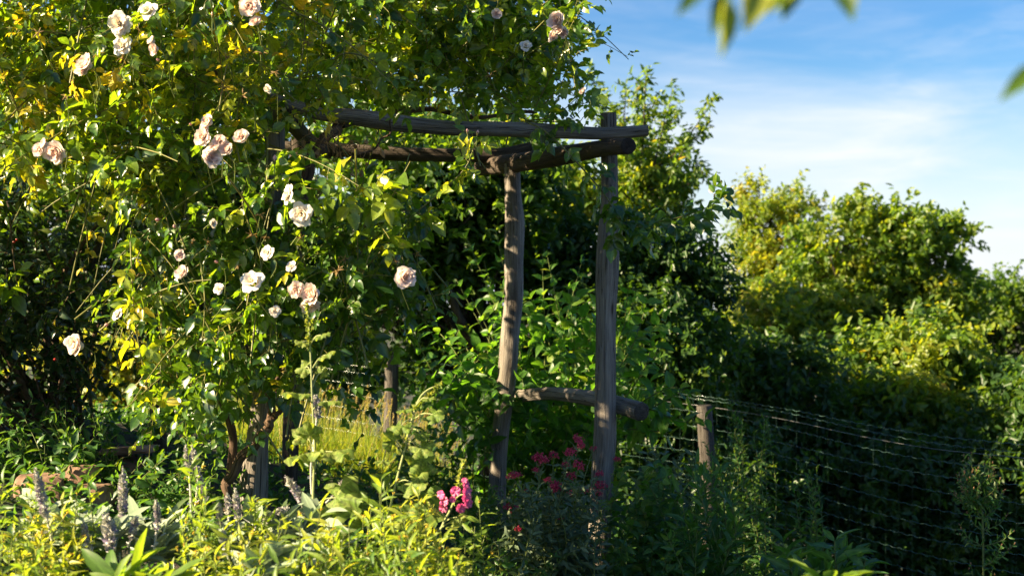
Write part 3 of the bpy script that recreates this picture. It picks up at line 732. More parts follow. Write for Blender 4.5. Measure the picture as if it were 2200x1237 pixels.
HG = 'yellow-green herbs along the lower left edge'
HERBS = [  # px, Y, stem tops, label
    (20, 4.9, [(10, 1030), (60, 1075), (-20, 1050), (40, 1110)], 'yellow-green budding herb at the lower left corner below the brown stones'),
    (110, 4.8, [(90, 1120), (135, 1085), (60, 1140), (150, 1150)], None), (180, 4.9, [(165, 1060), (150, 1120), (205, 1140)], None), (40, 4.5, [(30, 1150), (70, 1180), (-10, 1130), (100, 1190)], None),
    (130, 4.4, [(120, 1190), (170, 1170), (90, 1200)], None), 
    (418, 5.0, [(405, 978), (440, 1075), (385, 1100)], 'tall yellow-tipped herb rising beside the twin woolly spikes'),
    (440, 4.8, [(430, 1090), (470, 1110), (400, 1150)], None), (400, 4.5, [(395, 1170), (440, 1180), (360, 1205)], None), (520, 4.9, [(545, 1075), (575, 1095), (510, 1110)], 'yellow-green herb in front of the split log post foot'),
    (500, 4.5, [(490, 1150), (540, 1140), (460, 1180)], None), (590, 4.6, [(575, 1140), (620, 1130), (600, 1180)], None), (560, 4.3, [(560, 1200), (600, 1205), (520, 1200)], None),
    (650, 4.5, [(640, 1170), (690, 1150), (665, 1200)], None), (695, 4.7, [(697, 1120), (690, 1095), (720, 1140)], 'herb with tight orange bud cluster in front of the big hollyhock leaf'), (740, 4.5, [(750, 1120), (770, 1150), (720, 1180)], None),
    (780, 4.9, [(815, 1050), (780, 1110), (845, 1060), (800, 1120)], None), (830, 4.6, [(845, 1110), (820, 1150), (870, 1140)], None), (840, 4.4, [(830, 1190), (880, 1180), (790, 1190)], None),
    (900, 4.9, [(912, 1080), (890, 1120), (860, 1090)], None), (900, 4.6, [(920, 1150), (890, 1165), (945, 1160)], None), (960, 4.6, [(960, 1180), (985, 1200), (940, 1200)], None),
    (1000, 5.0, [(1000, 1160), (1020, 1130), (975, 1150)], 'small budding herb at the right end of the sunlit bed beside the valerian'), (700, 4.3, [(700, 1205), (740, 1210), (660, 1215)], None), (60, 4.2, [(50, 1215), (100, 1220), (0, 1200)], None),
    (900, 4.3, [(900, 1215), (950, 1222), (850, 1215)], None)]
for (px, Y, tops, lab) in HERBS:
    tops = list(tops) + [(a + rng.normal() * 28, b + rng.normal() * 28 - 8) for a, b in tops[:2]]
    herb(px, Y, tops, lab or 'bright yellow-green leafy herb with small yellow buds in the sunny front bed', HG)


# ------------------------------------------------------------------ lamb's ears: woolly leaves and flower spikes
def woolly_spike(parent, a, lab=None):
    """a: list of (px,py) from foot to tip, width px, Y"""
    pts, w, Y = a
    p = smooth_path([P(x, y, Y) for x, y in pts], 26); mb = MB()
    tube(mb, p, np.linspace(.0045, .003, 26), 6, .7)
    t = nrm(np.gradient(p, axis=0)); R = w / FPX * Y * .6
    seg = np.linalg.norm(np.diff(p, axis=0), axis=1).sum(); head = min(seg * .75, R * 9)
    s = np.arange(0, head, R * .42)
    A, B = perp(t)
    for k, ss in enumerate(s):
        f = 1 - ss / seg; i = min(25, int(f * 25)); up = ss / head
        gap = 1.0 if up < .6 else (1.0 if k % 3 else .25)
        rad = R * (.35 + .65 * min(1, up * 4)) * gap
        n = 9
        az = rng.random(n) * 6.28; d = nrm(np.cos(az)[:, None] * A[i] + np.sin(az)[:, None] * B[i] + t[i] * rng.uniform(.1, .9, n)[:, None])
        purple = rng.random(n) < (.30 if up > .25 else .05)
        leaves(mb, TPL_HEX, np.repeat(p[i][None], n, 0) + d * rad * .15 + t[i] * rng.normal(size=(n, 1)) * R * .2, d, rand_dirs(n), rad * rng.uniform(.8, 1.2, n), rad * .75, np.where(purple, .05, rng.uniform(.5, 1, n)), .3, .5)
    # paired little leaves below the head
    for f in (.12, .3, .45):
        i = int(f * 25)
        for sg in (1, -1):
            d = nrm((A[i] * sg + t[i] * .4)[None]); leaves(mb, TPL_OBLONG, p[i][None], d, up_normal(d), .045, .015, .7, .3, .3)
    return mb.build('flower_spike', M['spike'], parent, label=lab)


def rosette(ml, c, n, L, tint=(.5, .2), lift=(.3, 1.2), W=.3):
    az = np.arange(n) * 2.4 + rng.normal(size=n) * .3; el = rng.uniform(*lift, n)
    d = np.stack([np.cos(az) * np.cos(el), np.sin(az) * np.cos(el), np.sin(el)], -1)
    Ls = L * rng.uniform(.7, 1.2, n)
    leaves(ml, TPL_OBLONG, np.repeat(np.asarray(c)[None], n, 0) + .02 * rng.normal(size=(n, 3)), d, up_normal(d, .3), Ls, Ls * W, np.clip(tint[0] + tint[1] * rng.normal(size=n), 0, 1), rng.uniform(.2, .6, n), rng.uniform(.15, .45, n), .02)


LE = 'woolly lamb\'s ears in the front bed'
LAMB = [
    ('woolly silver lamb\'s ear with its thick pale spike in front of the brown stones', (90, 1145), 5.1, [([(112, 1160), (95, 1090), (76, 1008)], 19, 4.75)]),
    ('large silver lamb\'s ear clump with one tall lavender spike between stones and log post', (262, 1160), 5.0, [([(245, 1190), (262, 1110), (264, 1006)], 19, 5.1), ([(236, 1215), (236, 1160), (228, 1105)], 27, 4.75), ([(275, 1175), (287, 1135), (293, 1110)], 15, 4.9), ([(200, 1190), (186, 1155), (178, 1118)], 14, 4.8), ([(330, 1190), (338, 1120), (335, 1075)], 14, 4.9)]),
    ('lamb\'s ear with two close grey spikes beneath the hanging rose', (405, 1150), 5.3, [([(412, 1140), (408, 1040), (399, 957)], 13, 5.4), ([(418, 1100), (425, 1020), (412, 958)], 13, 5.5), ([(440, 1090), (436, 1050), (425, 1010)], 12, 5.5)]),
    ('lamb\'s ear with short pale spikes at the foot of the split log post', (480, 1170), 5.0, [([(478, 1160), (474, 1120), (466, 1073)], 15, 5.0), ([(492, 1120), (490, 1090), (489, 1060)], 13, 5.4), ([(490, 1200), (484, 1165), (480, 1140)], 14, 4.8), ([(520, 1180), (512, 1110), (505, 1050)], 14, 4.9)]),
    ('lamb\'s ear leaning at all angles around the tall hollyhock stem', (640, 1150), 5.05, [([(655, 1100), (640, 1060), (615, 1025)], 17, 5.1), ([(675, 1120), (668, 1010), (680, 900), (676, 850)], 17, 5.25), ([(545, 1140), (580, 1110), (618, 1090)], 14, 5.0), ([(700, 1080), (730, 1050), (748, 1020)], 14, 5.2)]),
    ('low lamb\'s ear with lavender spikes lying among the yellow-green herbs', (600, 1225), 4.55, [([(560, 1215), (600, 1200), (634, 1183)], 18, 4.55), ([(640, 1220), (625, 1205), (590, 1195)], 16, 4.55)])]
for lab, (px, py), Y, spikes in LAMB:
    b = gpt(px, Y); t = thing('lambs_ear', lab, "lamb's ear", b, LE); ml = MB()
    c = P(px, py + 18, Y)
    for k in range(9 if px == 262 else 6):
        rosette(ml, c + np.array([rng.normal() * (.12 if px == 262 else .07), rng.normal() * .07, rng.normal() * .03]), 10, .135)
    st = MB()
    for k in range(5):
        q = c + rng.normal(size=3) * .04; tube(st, np.array([[q[0], q[1], float(gh(q[0], q[1])) - .02], q]), .004, 5, .5)
    for s in spikes: woolly_spike(t, s)
    st.build('stem', M['stem_woolly'], t); ml.build('foliage', M['woolly'], t)

# broad smooth light green leaves at the very front
t = thing('broad_leaf_clump', 'light green broad smooth leaves at the bottom edge in front of the silver clump', 'leaf clump', gpt(275, 4.3)); ml = MB()
for k in range(3): rosette(ml, P(250 + 45 * k, 1275, 4.3), 9, .16, (.2, .12), (.5, 1.3), .27)
ml.build('foliage', M['herb'], t)


# ------------------------------------------------------------------ hollyhocks and the pink flower spike
def mallow_leaf(ml, c, d, n, R, tint, lobes=5, seed=0):
    r = np.random.default_rng(seed); d = nrm(np.asarray(d, float)); x = nrm(np.cross(d, n)); z = np.cross(x, d)
    na, nr = 31, 6
    a = np.linspace(-2.55, 2.55, na)[None]; f = np.linspace(0, 1, nr)[:, None]
    out = .54 + .46 * np.abs(np.cos(a * lobes / 2 * .98)) ** .8 * (1 - .12 * np.abs(a)) + .05 * np.sin(a * 23 + seed)
    rad = R * f * out
    zz = R * (.10 * np.cos(a * lobes) * f ** 1.5 - .30 * f ** 2 * (0.6 + .4 * np.cos(a)) + .06 * np.sin(a * 11 + seed) * f ** 2 + .035 * np.sin(f * 14 + a * 3) * f + .05 * r.normal(size=(nr, na)) * f)
    V = c + (rad * np.cos(a))[..., None] * d + (rad * np.sin(a))[..., None] * x + zz[..., None] * z
    i = np.arange(nr - 1)[:, None] * na; j = np.arange(na - 1)[None]
    Q = np.stack([i + j, i + j + 1, i + na + j + 1, i + na + j], -1).reshape(-1, 4)
    ti = np.clip(tint + .18 * np.abs(np.cos(a * lobes / 2)) ** 14 * np.ones((nr, 1)) + .12 * r.normal(size=(nr, na)), 0, 1)
    ml.add(V.reshape(-1, 3), Q, None, ti.ravel(), np.stack([np.broadcast_to(a, (nr, na)) * .5 + .6, rad / R * 2, np.full((nr, na), seed * 3.1)], -1).reshape(-1, 3))


def hollyhock(label, stem, Y, lvs, topbuds, big=()):
    pts = [gpt(stem[0][0], Y)] + [P(x, y, Y) for x, y in stem]; p = smooth_path(pts, 40)
    t = thing('hollyhock', label, 'hollyhock', pts[0], 'hollyhocks in the front bed'); ms, ml = MB(), MB()
    tube(ms, p, np.linspace(.0050, .0026, 40), 8, .5)
    for (ax, ay, lx, ly, R, face) in lvs:
        a = P(ax, ay, Y); b = P(lx, ly, Y - .03 + rng.normal() * .04); pet = smooth_path([a, (a + b) / 2 + UP * .012, b], 6); tube(ms, pet, np.linspace(.0028, .0018, 6), 5, .6)
        d = nrm(b - a + np.array([0, -.02, -.02])); n = nrm(np.array([face[0], face[1], face[2]], float))
        mallow_leaf(ml, b, d, n, .82 * R / FPX * Y, rng.uniform(.5, .75), 5, int(lx + ly))
    for (x0, y0, x1, y1, nn) in topbuds:
        for f in np.linspace(0, 1, nn):
            c = P(x0 + (x1 - x0) * f, y0 + (y1 - y0) * f, Y); d = rand_dirs(7) + UP * .5 - np.array([0, .2, 0])
            leaves(ml, TPL_OVATE, np.repeat(c[None], 7, 0), d, rand_dirs(7), rng.uniform(.012, .028, 7) * (1 - .3 * f), .013, rng.uniform(.45, .95, 7), .2, .4, .1)
    ms.build('stem', M['stem_pale'], t); ml.build('foliage', M['mallow'], t)
    return t


hollyhock('tall hollyhock with pale hairy stem standing in front of the pink rose pair', [(672, 1150), (673, 1050), (676, 960), (671, 860), (668, 780), (662, 665)], 5.1,
          [(670, 865, 640, 845, 42, (-.2, -.5, .8)), (672, 880, 705, 862, 38, (.2, -.3, 1)), (676, 985, 655, 975, 62, (-.3, -.3, 1)), (676, 965, 650, 935, 36, (-.2, -.8, .6)), (676, 985, 715, 970, 62, (.2, -.4, .9)), (672, 790, 700, 762, 30, (.3, -.6, .8)),
           (668, 800, 655, 790, 30, (-.3, -.8, .5)), (667, 740, 690, 720, 26, (.3, -.8, .6)), (667, 745, 650, 735, 24, (-.3, -.8, .6)), (672, 830, 690, 800, 20, (0, -1, .3)), (674, 1010, 665, 935, 40, (0, -1, .2)), (673, 1090, 722, 1068, 84, (-.15, -.75, .6)), (673, 1150, 620, 1190, 90, (-.2, -.7, .8)), (673, 1150, 700, 1165, 85, (0, -.9, .6)), (673, 1120, 545, 1180, 70, (-.2, -.6, .8))],
          [(664, 745, 660, 655, 9), (668, 700, 672, 690, 2)])
hollyhock('slender hollyhock bending right with a drooping bud tip beside the grey fence post', [(812, 1240), (830, 1130), (850, 1040), (868, 970), (880, 920), (898, 862), (918, 838), (948, 826)], 5.1,
          [(866, 975, 846, 945, 42, (-.2, -.8, .6)), (890, 900, 930, 890, 36, (.3, -.8, .5)), (872, 950, 905, 960, 40, (.2, -.9, .4)), (850, 1040, 885, 1035, 50, (.2, -.9, .5)), (885, 905, 862, 915, 34, (-.3, -.8, .6)), (868, 970, 905, 985, 55, (.2, -.7, .7)), (880, 925, 905, 932, 26, (.3, -.7, .7)), (888, 890, 870, 880, 26, (-.3, -.6, .8)), (895, 870, 920, 855, 24, (.4, -.5, .8)), (845, 1060, 900, 1080, 80, (.1, -.9, .5)), (840, 1085, 880, 1100, 70, (.2, -.6, .8)), (835, 1100, 820, 1040, 30, (0, -1, .3)), (826, 1000, 822, 990, 26, (0, -1, .3)), (830, 1120, 780, 1095, 60, (-.2, -.8, .6))],
          [(890, 880, 950, 824, 12), (868, 960, 886, 896, 5)])

# pink flowering spike
b = gpt(925, 5.0); sp = thing('pink_flower_spike', 'hairy stem with vivid pink ruffled flowers in front of the red valerian', 'flower', b); ms, ml = MB(), MB()
p = smooth_path([b, P(930, 1190, 5), P(950, 1130, 5), P(972, 1085, 5), P(985, 1040, 5), P(995, 992, 5)], 24); tube(ms, p, np.linspace(.006, .0025, 24), 7, .5)
for f in np.linspace(.68, 1, 12):
    i = int(f * 23); d = rand_dirs(6) + UP * .7; leaves(ml, TPL_OVATE, np.repeat(p[i][None], 6, 0), d, rand_dirs(6), rng.uniform(.014, .026, 6), .013, rng.uniform(.6, 1, 6), .2, .4, .1)
for (lx, ly, R) in ((905, 1125, 34), (980, 1120, 30), (1000, 1060, 12), (935, 1095, 22), (890, 1160, 50), (960, 1215, 70), (985, 1110, 24)):
    bb = P(lx, ly, 4.95); i = 12; a = p[np.argmin(np.abs(p[:, 2] - bb[2] + .03))]; tube(ms, np.array([a, (a + bb) / 2 + UP * .006, bb]), .0022, 5, .6)
    mallow_leaf(ml, bb, bb - a + np.array([0, -.02, 0]), nrm(np.array([rng.normal() * .3, -.6, .7])), R / FPX * 5, .75, 3, int(lx))
ms.build('stem', M['stem_pale'], sp); ml.build('foliage', M['mallow'], sp)


def pink_flower(seed):
    r = np.random.default_rng(seed); mb = MB()
    for k in range(7):
        a = k * .9 + r.normal() * .2
        mallow_leaf(mb, np.array([0, 0, .15 * k / 7]), [math.cos(a), math.sin(a), .5], np.array([0, 0, 1.0]), .85, .55 + .3 * r.random(), 5, seed * 9 + k)
    return mb.mesh('pink_bloom', M['pink'])


PK = [pink_flower(s) for s in (1, 2, 3)]
for (px, py, s, f) in ((948, 1062, 16, (-.6, -1, 0)), (955, 1076, 19, (-.8, -1, .1)), (953, 1090, 17, (-.4, -1, -.5)), (979, 1055, 19, (0, -1, .2)), (1001, 1040, 13, (.4, -1, .3)), (1003, 1054, 18, (.5, -1, .1)), (1002, 1068, 19, (.6, -1, 0)), (1006, 1080, 17, (.6, -1, -.2)), (990, 1090, 18, (.2, -1, -.4)), (998, 1032, 11, (0, -1, .5)), (972, 1072, 12, (.2, -1, 0))):
    place('pink_bloom', PK[rng.integers(3)], sp, P(px, py, 4.93), Vector(f).to_track_quat('Z', 'Y').to_euler(), s / FPX * 4.93 * .74)

# ------------------------------------------------------------------ red valerian in front of the near post
b = gpt(1185, 6.9); va = thing('red_valerian', 'red valerian with crimson flower heads leaning on the near log post', 'flowering plant', b); ms, ml = MB(), MB()


def valerian_head(seed):
    r = np.random.default_rng(seed); mb = MB(); n = 70
    d = nrm(r.normal(size=(n, 3)) * [1, 1, .55] + [0, 0, .35]); c = d * r.uniform(.35, 1, (n, 1)) * [1, 1, .7]
    for k in range(3):
        dd = nrm(d + .8 * r.normal(size=(n, 3))); leaves(mb, TPL_HEX, c, dd, d, .26, .15, r.random(n), .2, .3)
    return mb.mesh('flower_head', M['crimson'])


VH = [valerian_head(s) for s in (1, 2, 3)]
HEADS = [(1101, 1022, 13), (1112, 1020, 9), (1158, 983, 15), (1168, 990, 13), (1190, 978, 11), (1224, 971, 14), (1243, 946, 14), (1247, 955, 10), (1274, 963, 8), (1226, 1022, 13), (1243, 999, 14), (1214, 998, 10), (1195, 1045, 17), (1190, 1047, 11), (1256, 1052, 11), (1230, 1058, 12), (1288, 1042, 14), (1286, 1060, 8), (1288, 1018, 10), (1097, 1090, 15), (1200, 1116, 12), (1112, 1137, 11), (1325, 986, 9), (1176, 1030, 8), (1152, 1010, 9), (1132, 1054, 7)]
for (px, py, R) in HEADS:
    Y = rng.uniform(6.55, 7.0) if px < 1262 else rng.uniform(7.2, 7.35)
    c = P(px, py, Y); bb = b + np.array([rng.normal() * .10, rng.normal() * .1, 0]); p = smooth_path([bb, bb * .4 + c * .6 + np.array([rng.normal() * .03, -.04, 0]), c], 12)
    tube(ms, p, np.linspace(.004, .0018, 12), 5, .5)
    stem_leaves(ml, p, .045, 2, .075, .026, (.2, .6), (.45, .2), TPL_LANCE, .15, .5, .6, .3, .3)
    place('flower_head', VH[rng.integers(3)], va, c, (rng.normal() * .3, rng.normal() * .3, rng.random() * 6), R / FPX * Y * 1.1)
for i in range(46):
    q = P(rng.uniform(1060, 1300), rng.uniform(1030, 1180), rng.uniform(6.5, 7.25)); bb = b + np.array([rng.normal() * .16, rng.normal() * .12, 0])
    p = sway(bb, q, 9, .05); tube(ms, p, np.linspace(.0035, .0015, 9), 4, .5)
    stem_leaves(ml, p, .04, 2, .085, .03, (.1, .6), (.4, .2), TPL_LANCE, .15, .55, .6, .35, .3)
ms.build('stem', M['stem_green'], va); ml.build('foliage', M['grey'], va)


# ------------------------------------------------------------------ bushy leafy plants from a list of shoot tips
def bush(name, label, cat, base, tips, mat, stem_mat, L, W, spacing, per=2, elev=(.1, .6), tint=(.45, .15), tpl=TPL_OVATE, r0=.005, spread=.15, group=None, start=.2, taper=.55, bend=.3, amt=.05, rnd=.45, build=True, nup=(-.45, -.22, .8)):
    t = thing(name, label, cat, base, group); ms, ml = MB(), MB()
    for tip in tips:
        bb = np.asarray(base) + np.array([rng.normal() * spread, rng.normal() * spread * .6, -.03])
        p = sway(bb, np.asarray(tip), 14, amt); tube(ms, p, np.linspace(r0, r0 * .35, 14), 5, .5)
        stem_leaves(ml, p, spacing, per, L, W, elev, tint, tpl, start, taper, rnd, bend, .25, nup=nup)
    if build:
        ms.build('stem', M[stem_mat], t); ml.build('foliage', M[mat], t)
    return t, ms, ml


def tips_in(poly, n, Ya, Yb):
    q = sample_poly(poly, n); return Pn(q[:, 0], q[:, 1], rng.uniform(Ya, Yb, n))


def side_twigs(ms, ml, pts, Lr, L, W, spacing, tint, per=2, elev=(.2, .7), tpl=TPL_OVATE, out=(0, 0, .5)):
    for q in pts:
        d = nrm(rng.normal(size=3) + np.asarray(out)); n = 7; s = np.linspace(0, rng.uniform(*Lr), n)[:, None]
        p = q + d * s - UP * .5 * s ** 2; tube(ms, p, np.linspace(.0025, .001, n), 4, .5)
        stem_leaves(ml, p, spacing, per, L, W, elev, tint, tpl, .1, .6, .5, .3, .25)


# mock orange behind the posts
mb_tips = [P(*q) for q in ((1165, 545, 9.2), (1062, 480, 9.3), (1000, 505, 9.4), (1175, 545, 9.0), (1250, 562, 9.2), (1352, 590, 8.6), (1365, 640, 8.8), (1220, 610, 9.0), (1140, 640, 9.3), (1040, 560, 9.4), (1195, 600, 9.5), (1280, 640, 9.0), (980, 600, 9.5), (1012, 640, 9.2), (1100, 600, 9.6))]
mo, ms, ml = bush('mock_orange_shrub', 'bright green upright shrub with pointed paired leaves behind the two right posts', 'shrub', gpt(1190, 9.2), mb_tips + list(tips_in([(900, 760), (1000, 660), (1120, 620), (1340, 620), (1400, 700), (1420, 820), (1330, 880), (1000, 900)], 42, 8.7, 9.9)), 'bright', 'stem_green', .135, .075, .095, 2, (.15, .65), (.5, .16), TPL_OVATE, .006, .28, build=False)
for a in ([(1330, 900, 8.2), (1400, 850, 8.0), (1450, 832, 7.95), (1490, 850, 7.9)], [(1330, 880, 8.3), (1400, 880, 8.1), (1460, 905, 8.0), (1520, 900, 7.95)], [(1310, 820, 8.4), (1360, 740, 8.3), (1390, 650, 8.3)], [(1340, 860, 8.4), (1390, 780, 8.3), (1400, 710, 8.3)], [(1320, 900, 8.3), (1370, 890, 8.1), (1430, 860, 8.0), (1470, 838, 7.95)], [(1330, 920, 8.2), (1400, 925, 8.1), (1440, 935, 8.0)],
          [(1000, 900, 8.6), (930, 800, 8.5), (880, 700, 8.5), (840, 660, 8.5)], [(1030, 900, 8.5), (960, 840, 8.4), (900, 820, 8.4), (840, 850, 8.4)], [(1050, 900, 8.4), (980, 760, 8.4), (930, 700, 8.5)], [(1000, 920, 8.3), (940, 880, 8.2), (900, 850, 8.2)]):
    p = smooth_path([P(*q) for q in a], 16); tube(ms, p, np.linspace(.005, .0018, 16), 5, .5)
    stem_leaves(ml, p, .06, 2, .125, .068, (0, .5), (.5, .15), TPL_OVATE, .1, .75, .4, .35)
side_twigs(ms, ml, tips_in([(960, 700), (1340, 640), (1400, 760), (1400, 900), (960, 920)], 90, 8.6, 9.6), (.15, .35), .125, .07, .07, (.45, .18))
side_twigs(ms, ml, tips_in([(960, 830), (1270, 830), (1270, 980), (940, 1000)], 60, 8.3, 9.0), (.15, .35), .11, .07, .06, (.2, .12))
ms.build('stem', M['stem_green'], mo); ml.build('foliage', M['bright'], mo)

# dark shrub at the left edge, under the rose
ds, ms, ml = bush('broad_leaved_shrub', 'dark glossy-leaved shrub in deep shade at the left edge below the rose', 'shrub', gpt(130, 7.8), list(tips_in([(-300, 330), (300, 420), (290, 700), (180, 820), (-300, 820)], 46, 7.1, 8.4)), 'shrub_dark', 'stem_brown', .085, .042, .05, 2, (.1, .6), (.4, .2), TPL_OVATE, .012, .12, start=.45, build=False)
side_twigs(ms, ml, tips_in([(-300, 330), (320, 400), (300, 640), (160, 760), (-300, 800)], 190, 7.0, 8.4), (.15, .4), .085, .042, .04, (.4, .22), 2)
for a in ([(30, 540, 6.9), (20, 470, 6.85), (35, 600, 6.9), (45, 620, 6.9)],):
    p = smooth_path([P(*q) for q in a], 10); tube(ms, p, .003, 4, .4)
for a in ([(130, 1000, 7.8), (-200, 700, 7.2), (-480, 600, 7.0), (-850, 420, 7.0)], [(130, 1000, 7.8), (-150, 850, 7.0), (-500, 800, 6.6), (-880, 850, 6.6)], [(130, 1000, 7.8), (-60, 640, 7.3), (-350, 420, 7.2), (-700, 300, 7.3)], [(130, 1000, 7.8), (100, 700, 7.6), (180, 520, 7.5), (280, 420, 7.4)]):
    p = smooth_path([P(*q) for q in a], 14); tube(ms, p, np.linspace(.02, .008, 14), 6, .5)
side_twigs(ms, ml, tips_in([(-900, 250), (-70, 330), (-40, 860), (-900, 900)], 230, 6.2, 8.0), (.2, .45), .095, .05, .042, (.4, .2), 2)  # unseen twigs left of the view, added to keep sun off the shrub
side_twigs(ms, ml, tips_in([(-200, 600), (300, 620), (300, 760), (200, 860), (-200, 880)], 90, 6.9, 7.7), (.15, .35), .08, .04, .042, (.4, .2), 2)
tr = MB()
for a in ([(120, 1060, 7.8), (115, 850, 7.8), (110, 700, 7.8), (60, 560, 7.7), (20, 430, 7.6)], [(345, 1000, 8.0), (330, 760, 8.0), (325, 640, 8.0), (330, 560, 8.0), (300, 380, 7.9)], [(120, 1050, 7.9), (140, 800, 7.9), (170, 650, 7.8), (220, 500, 7.8)]):
    p = smooth_path([P(*q) for q in a], 24); tube(tr, p, np.linspace(.045, .018, 24), 10, .5, False, .06, a[0][0])
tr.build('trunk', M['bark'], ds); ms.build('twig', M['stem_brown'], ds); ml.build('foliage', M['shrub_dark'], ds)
bm = MB(); th = np.arange(6) * PI / 3
bv = [[0, 0, -1]] + [[math.cos(t) * r, math.sin(t) * r, z] for z, r in ((-.5, .85), (.4, .9)) for t in th] + [[0, 0, .95]]
bm.add(bv, [(1 + i, 1 + (i + 1) % 6, 7 + (i + 1) % 6, 7 + i) for i in range(6)], [(0, 1 + (i + 1) % 6, 1 + i) for i in range(6)] + [(7 + i, 7 + (i + 1) % 6, 13) for i in range(6)])
BERRY = bm.mesh('berry', M['berry'])
for (x, y) in ((118, 772), (266, 781), (30, 520), (36, 515)): place('berry', BERRY, ds, P(x, y, 6.85), (0, 0, 0), .008)

# leafy weeds in the shade, lower left
for (lab, px, Y, poly, n, mat) in (
        ('tall shaded weed patch with pale bud tips at the left edge above the stones', 60, 6.6, [(-40, 850), (60, 830), (110, 880), (100, 1000), (-40, 1010)], 26, 'weed'),
        ('leafy green weed with a small yellow tip standing left of the stone slab', 180, 6.8, [(100, 870), (180, 840), (230, 880), (230, 960), (110, 990)], 26, 'weed'),
        ('low dark leafy weed beside the brown stones under the rose', 330, 6.4, [(230, 1000), (400, 960), (470, 1020), (440, 1100), (250, 1100)], 28, 'weed'),
        ('shaded leafy weed at the foot of the rose trunk', 450, 6.6, [(370, 930), (440, 950), (440, 1060), (380, 1080)], 14, 'weed')):
    bush('shade_weed', lab, 'weed', gpt(px, Y), list(tips_in(poly, n, Y - .3, Y + .3)), mat, 'stem_green', .085, .03, .035, 1, (.1, .7), (.4, .18), TPL_LANCE, .003, .14, group='shaded weeds below the rose')

# right-hand side plants in shade
bush('coneflower_plant', 'tall lance-leaved plant with small yellow flower buds right of the near post', 'flowering plant', gpt(1530, 7.0), list(tips_in([(1480, 1010), (1530, 990), (1590, 1010), (1630, 1090), (1600, 1150), (1450, 1150), (1440, 1080)], 17, 6.8, 7.3)) + [P(1525, 1005, 7.0), P(1500, 992, 7.0)], 'weed', 'stem_green', .16, .042, .03, 1, (.3, 1.0), (.4, .14), TPL_LANCE, .005, .07, bend=.35)
cf = bpy.data.objects['coneflower_plant']
for (x, y) in ((1502, 996), (1528, 1013), (1519, 1003), (1546, 1030)): place('flower_bud', YBM, cf, P(x, y, 6.9), (0, 0, 0), .016)
for (lab, px, Y, poly, n, tall) in (
        ('feathery mugwort stems rising behind the short fence post', 1620, 8.6, [(1560, 860), (1600, 830), (1640, 800), (1660, 850), (1650, 950), (1570, 960)], 13, .06),
        ('wild mugwort growing close around the short fence post', 1525, 9.4, [(1475, 965), (1545, 935), (1580, 960), (1575, 1020), (1480, 1020)], 16, .06),
        ('lower mugwort clump against the wire right of the short fence post', 1770, 8.2, [(1700, 1020), (1760, 990), (1790, 1000), (1800, 1080), (1720, 1100)], 9, .06)):
    bush('mugwort', lab, 'wild plant', gpt(px, Y), list(tips_in(poly, n, Y - .25, Y + .25)), 'weed', 'stem_green', .075, .022, .022, 1, (.3, .9), (.45, .15), TPL_LANCE, .004, .12, group='mugwort along the wire fence')
for (lab, px, Y, poly, n, L, W, mat) in (
        ('grey-green woolly weed between the near post and the short fence post', 1420, 7.6, [(1360, 960), (1430, 940), (1490, 960), (1500, 1010), (1370, 1010)], 16, .09, .03, 'grey'),
        ('broad-leaved bindweed spreading at the right of the near post', 1390, 7.2, [(1340, 1000), (1430, 980), (1460, 1060), (1440, 1130), (1340, 1130)], 22, .10, .07, 'weed'),
        ('dark leafy undergrowth plant at the foot of the near post', 1390, 7.0, [(1320, 1130), (1460, 1120), (1480, 1200), (1330, 1210)], 16, .10, .045, 'weed'),
        ('low shaded plant at the bottom edge left of the near post', 1130, 6.7, [(1040, 1150), (1240, 1160), (1250, 1230), (1040, 1230)], 26, .06, .022, 'weed'),
        ('leafy green plant to the right of the grey fence post behind the pink spike', 930, 8.8, [(850, 930), (930, 900), (1010, 930), (1010, 1060), (850, 1050)], 30, .08, .045, 'weed'),
        ('leafy bedding plant in the shade left of the valerian', 1050, 7.2, [(990, 1020), (1080, 1020), (1080, 1150), (990, 1140)], 26, .06, .03, 'weed')):
    bush('leafy_plant', lab, 'plant', gpt(px, Y), list(tips_in(poly, n, Y - .3, Y + .3)), mat, 'stem_green', L, W, .045, 2, (.1, .6), (.4, .18), TPL_OVATE if W / L > .4 else TPL_LANCE, .004, .14, group='shaded plants along the right bed')
bl, ms, ml = bush('sunflower_clump', 'big-leaved clump at the bottom right with its nearest leaf tips sunlit', 'plant clump', gpt(1760, 6.8), list(tips_in([(1640, 1170), (1740, 1140), (1850, 1160), (1880, 1230), (1640, 1230)], 18, 6.5, 7.1)), 'weed', 'stem_green', .22, .072, .055, 2, (.3, .7), (.45, .12), TPL_LANCE, .006, .10, bend=.3, build=False)
ms.build('stem', M['stem_green'], bl); ml.build('foliage', M['weed'], bl)
st = thing('sunflower_seedling', 'young plant whose sunlit yellow-green leaf tips reach in at the bottom right border', 'seedling', gpt(1775, 4.15)); ms, ml = MB(), MB()
for (x0, y0, x1, y1) in ((1770, 1262, 1706, 1178), (1774, 1262, 1868, 1205), (1774, 1262, 1795, 1205), (1770, 1258, 1720, 1225), (1776, 1265, 1840, 1215)):
    a = P(x0, y0, 4.15); d = P(x1, y1, 4.0) - a
    leaves(ml, TPL_LANCE, a[None], d[None], nrm(np.array([[rng.normal() * .2, -.5, .8]])), np.linalg.norm(d), .04, .8, .15, .35)
p = smooth_path([gpt(1775, 4.15), P(1772, 1265, 4.15)], 8); tube(ms, p, .005, 5, .5)
ms.build('stem', M['stem_green'], st); ml.build('foliage', M['bright'], st)

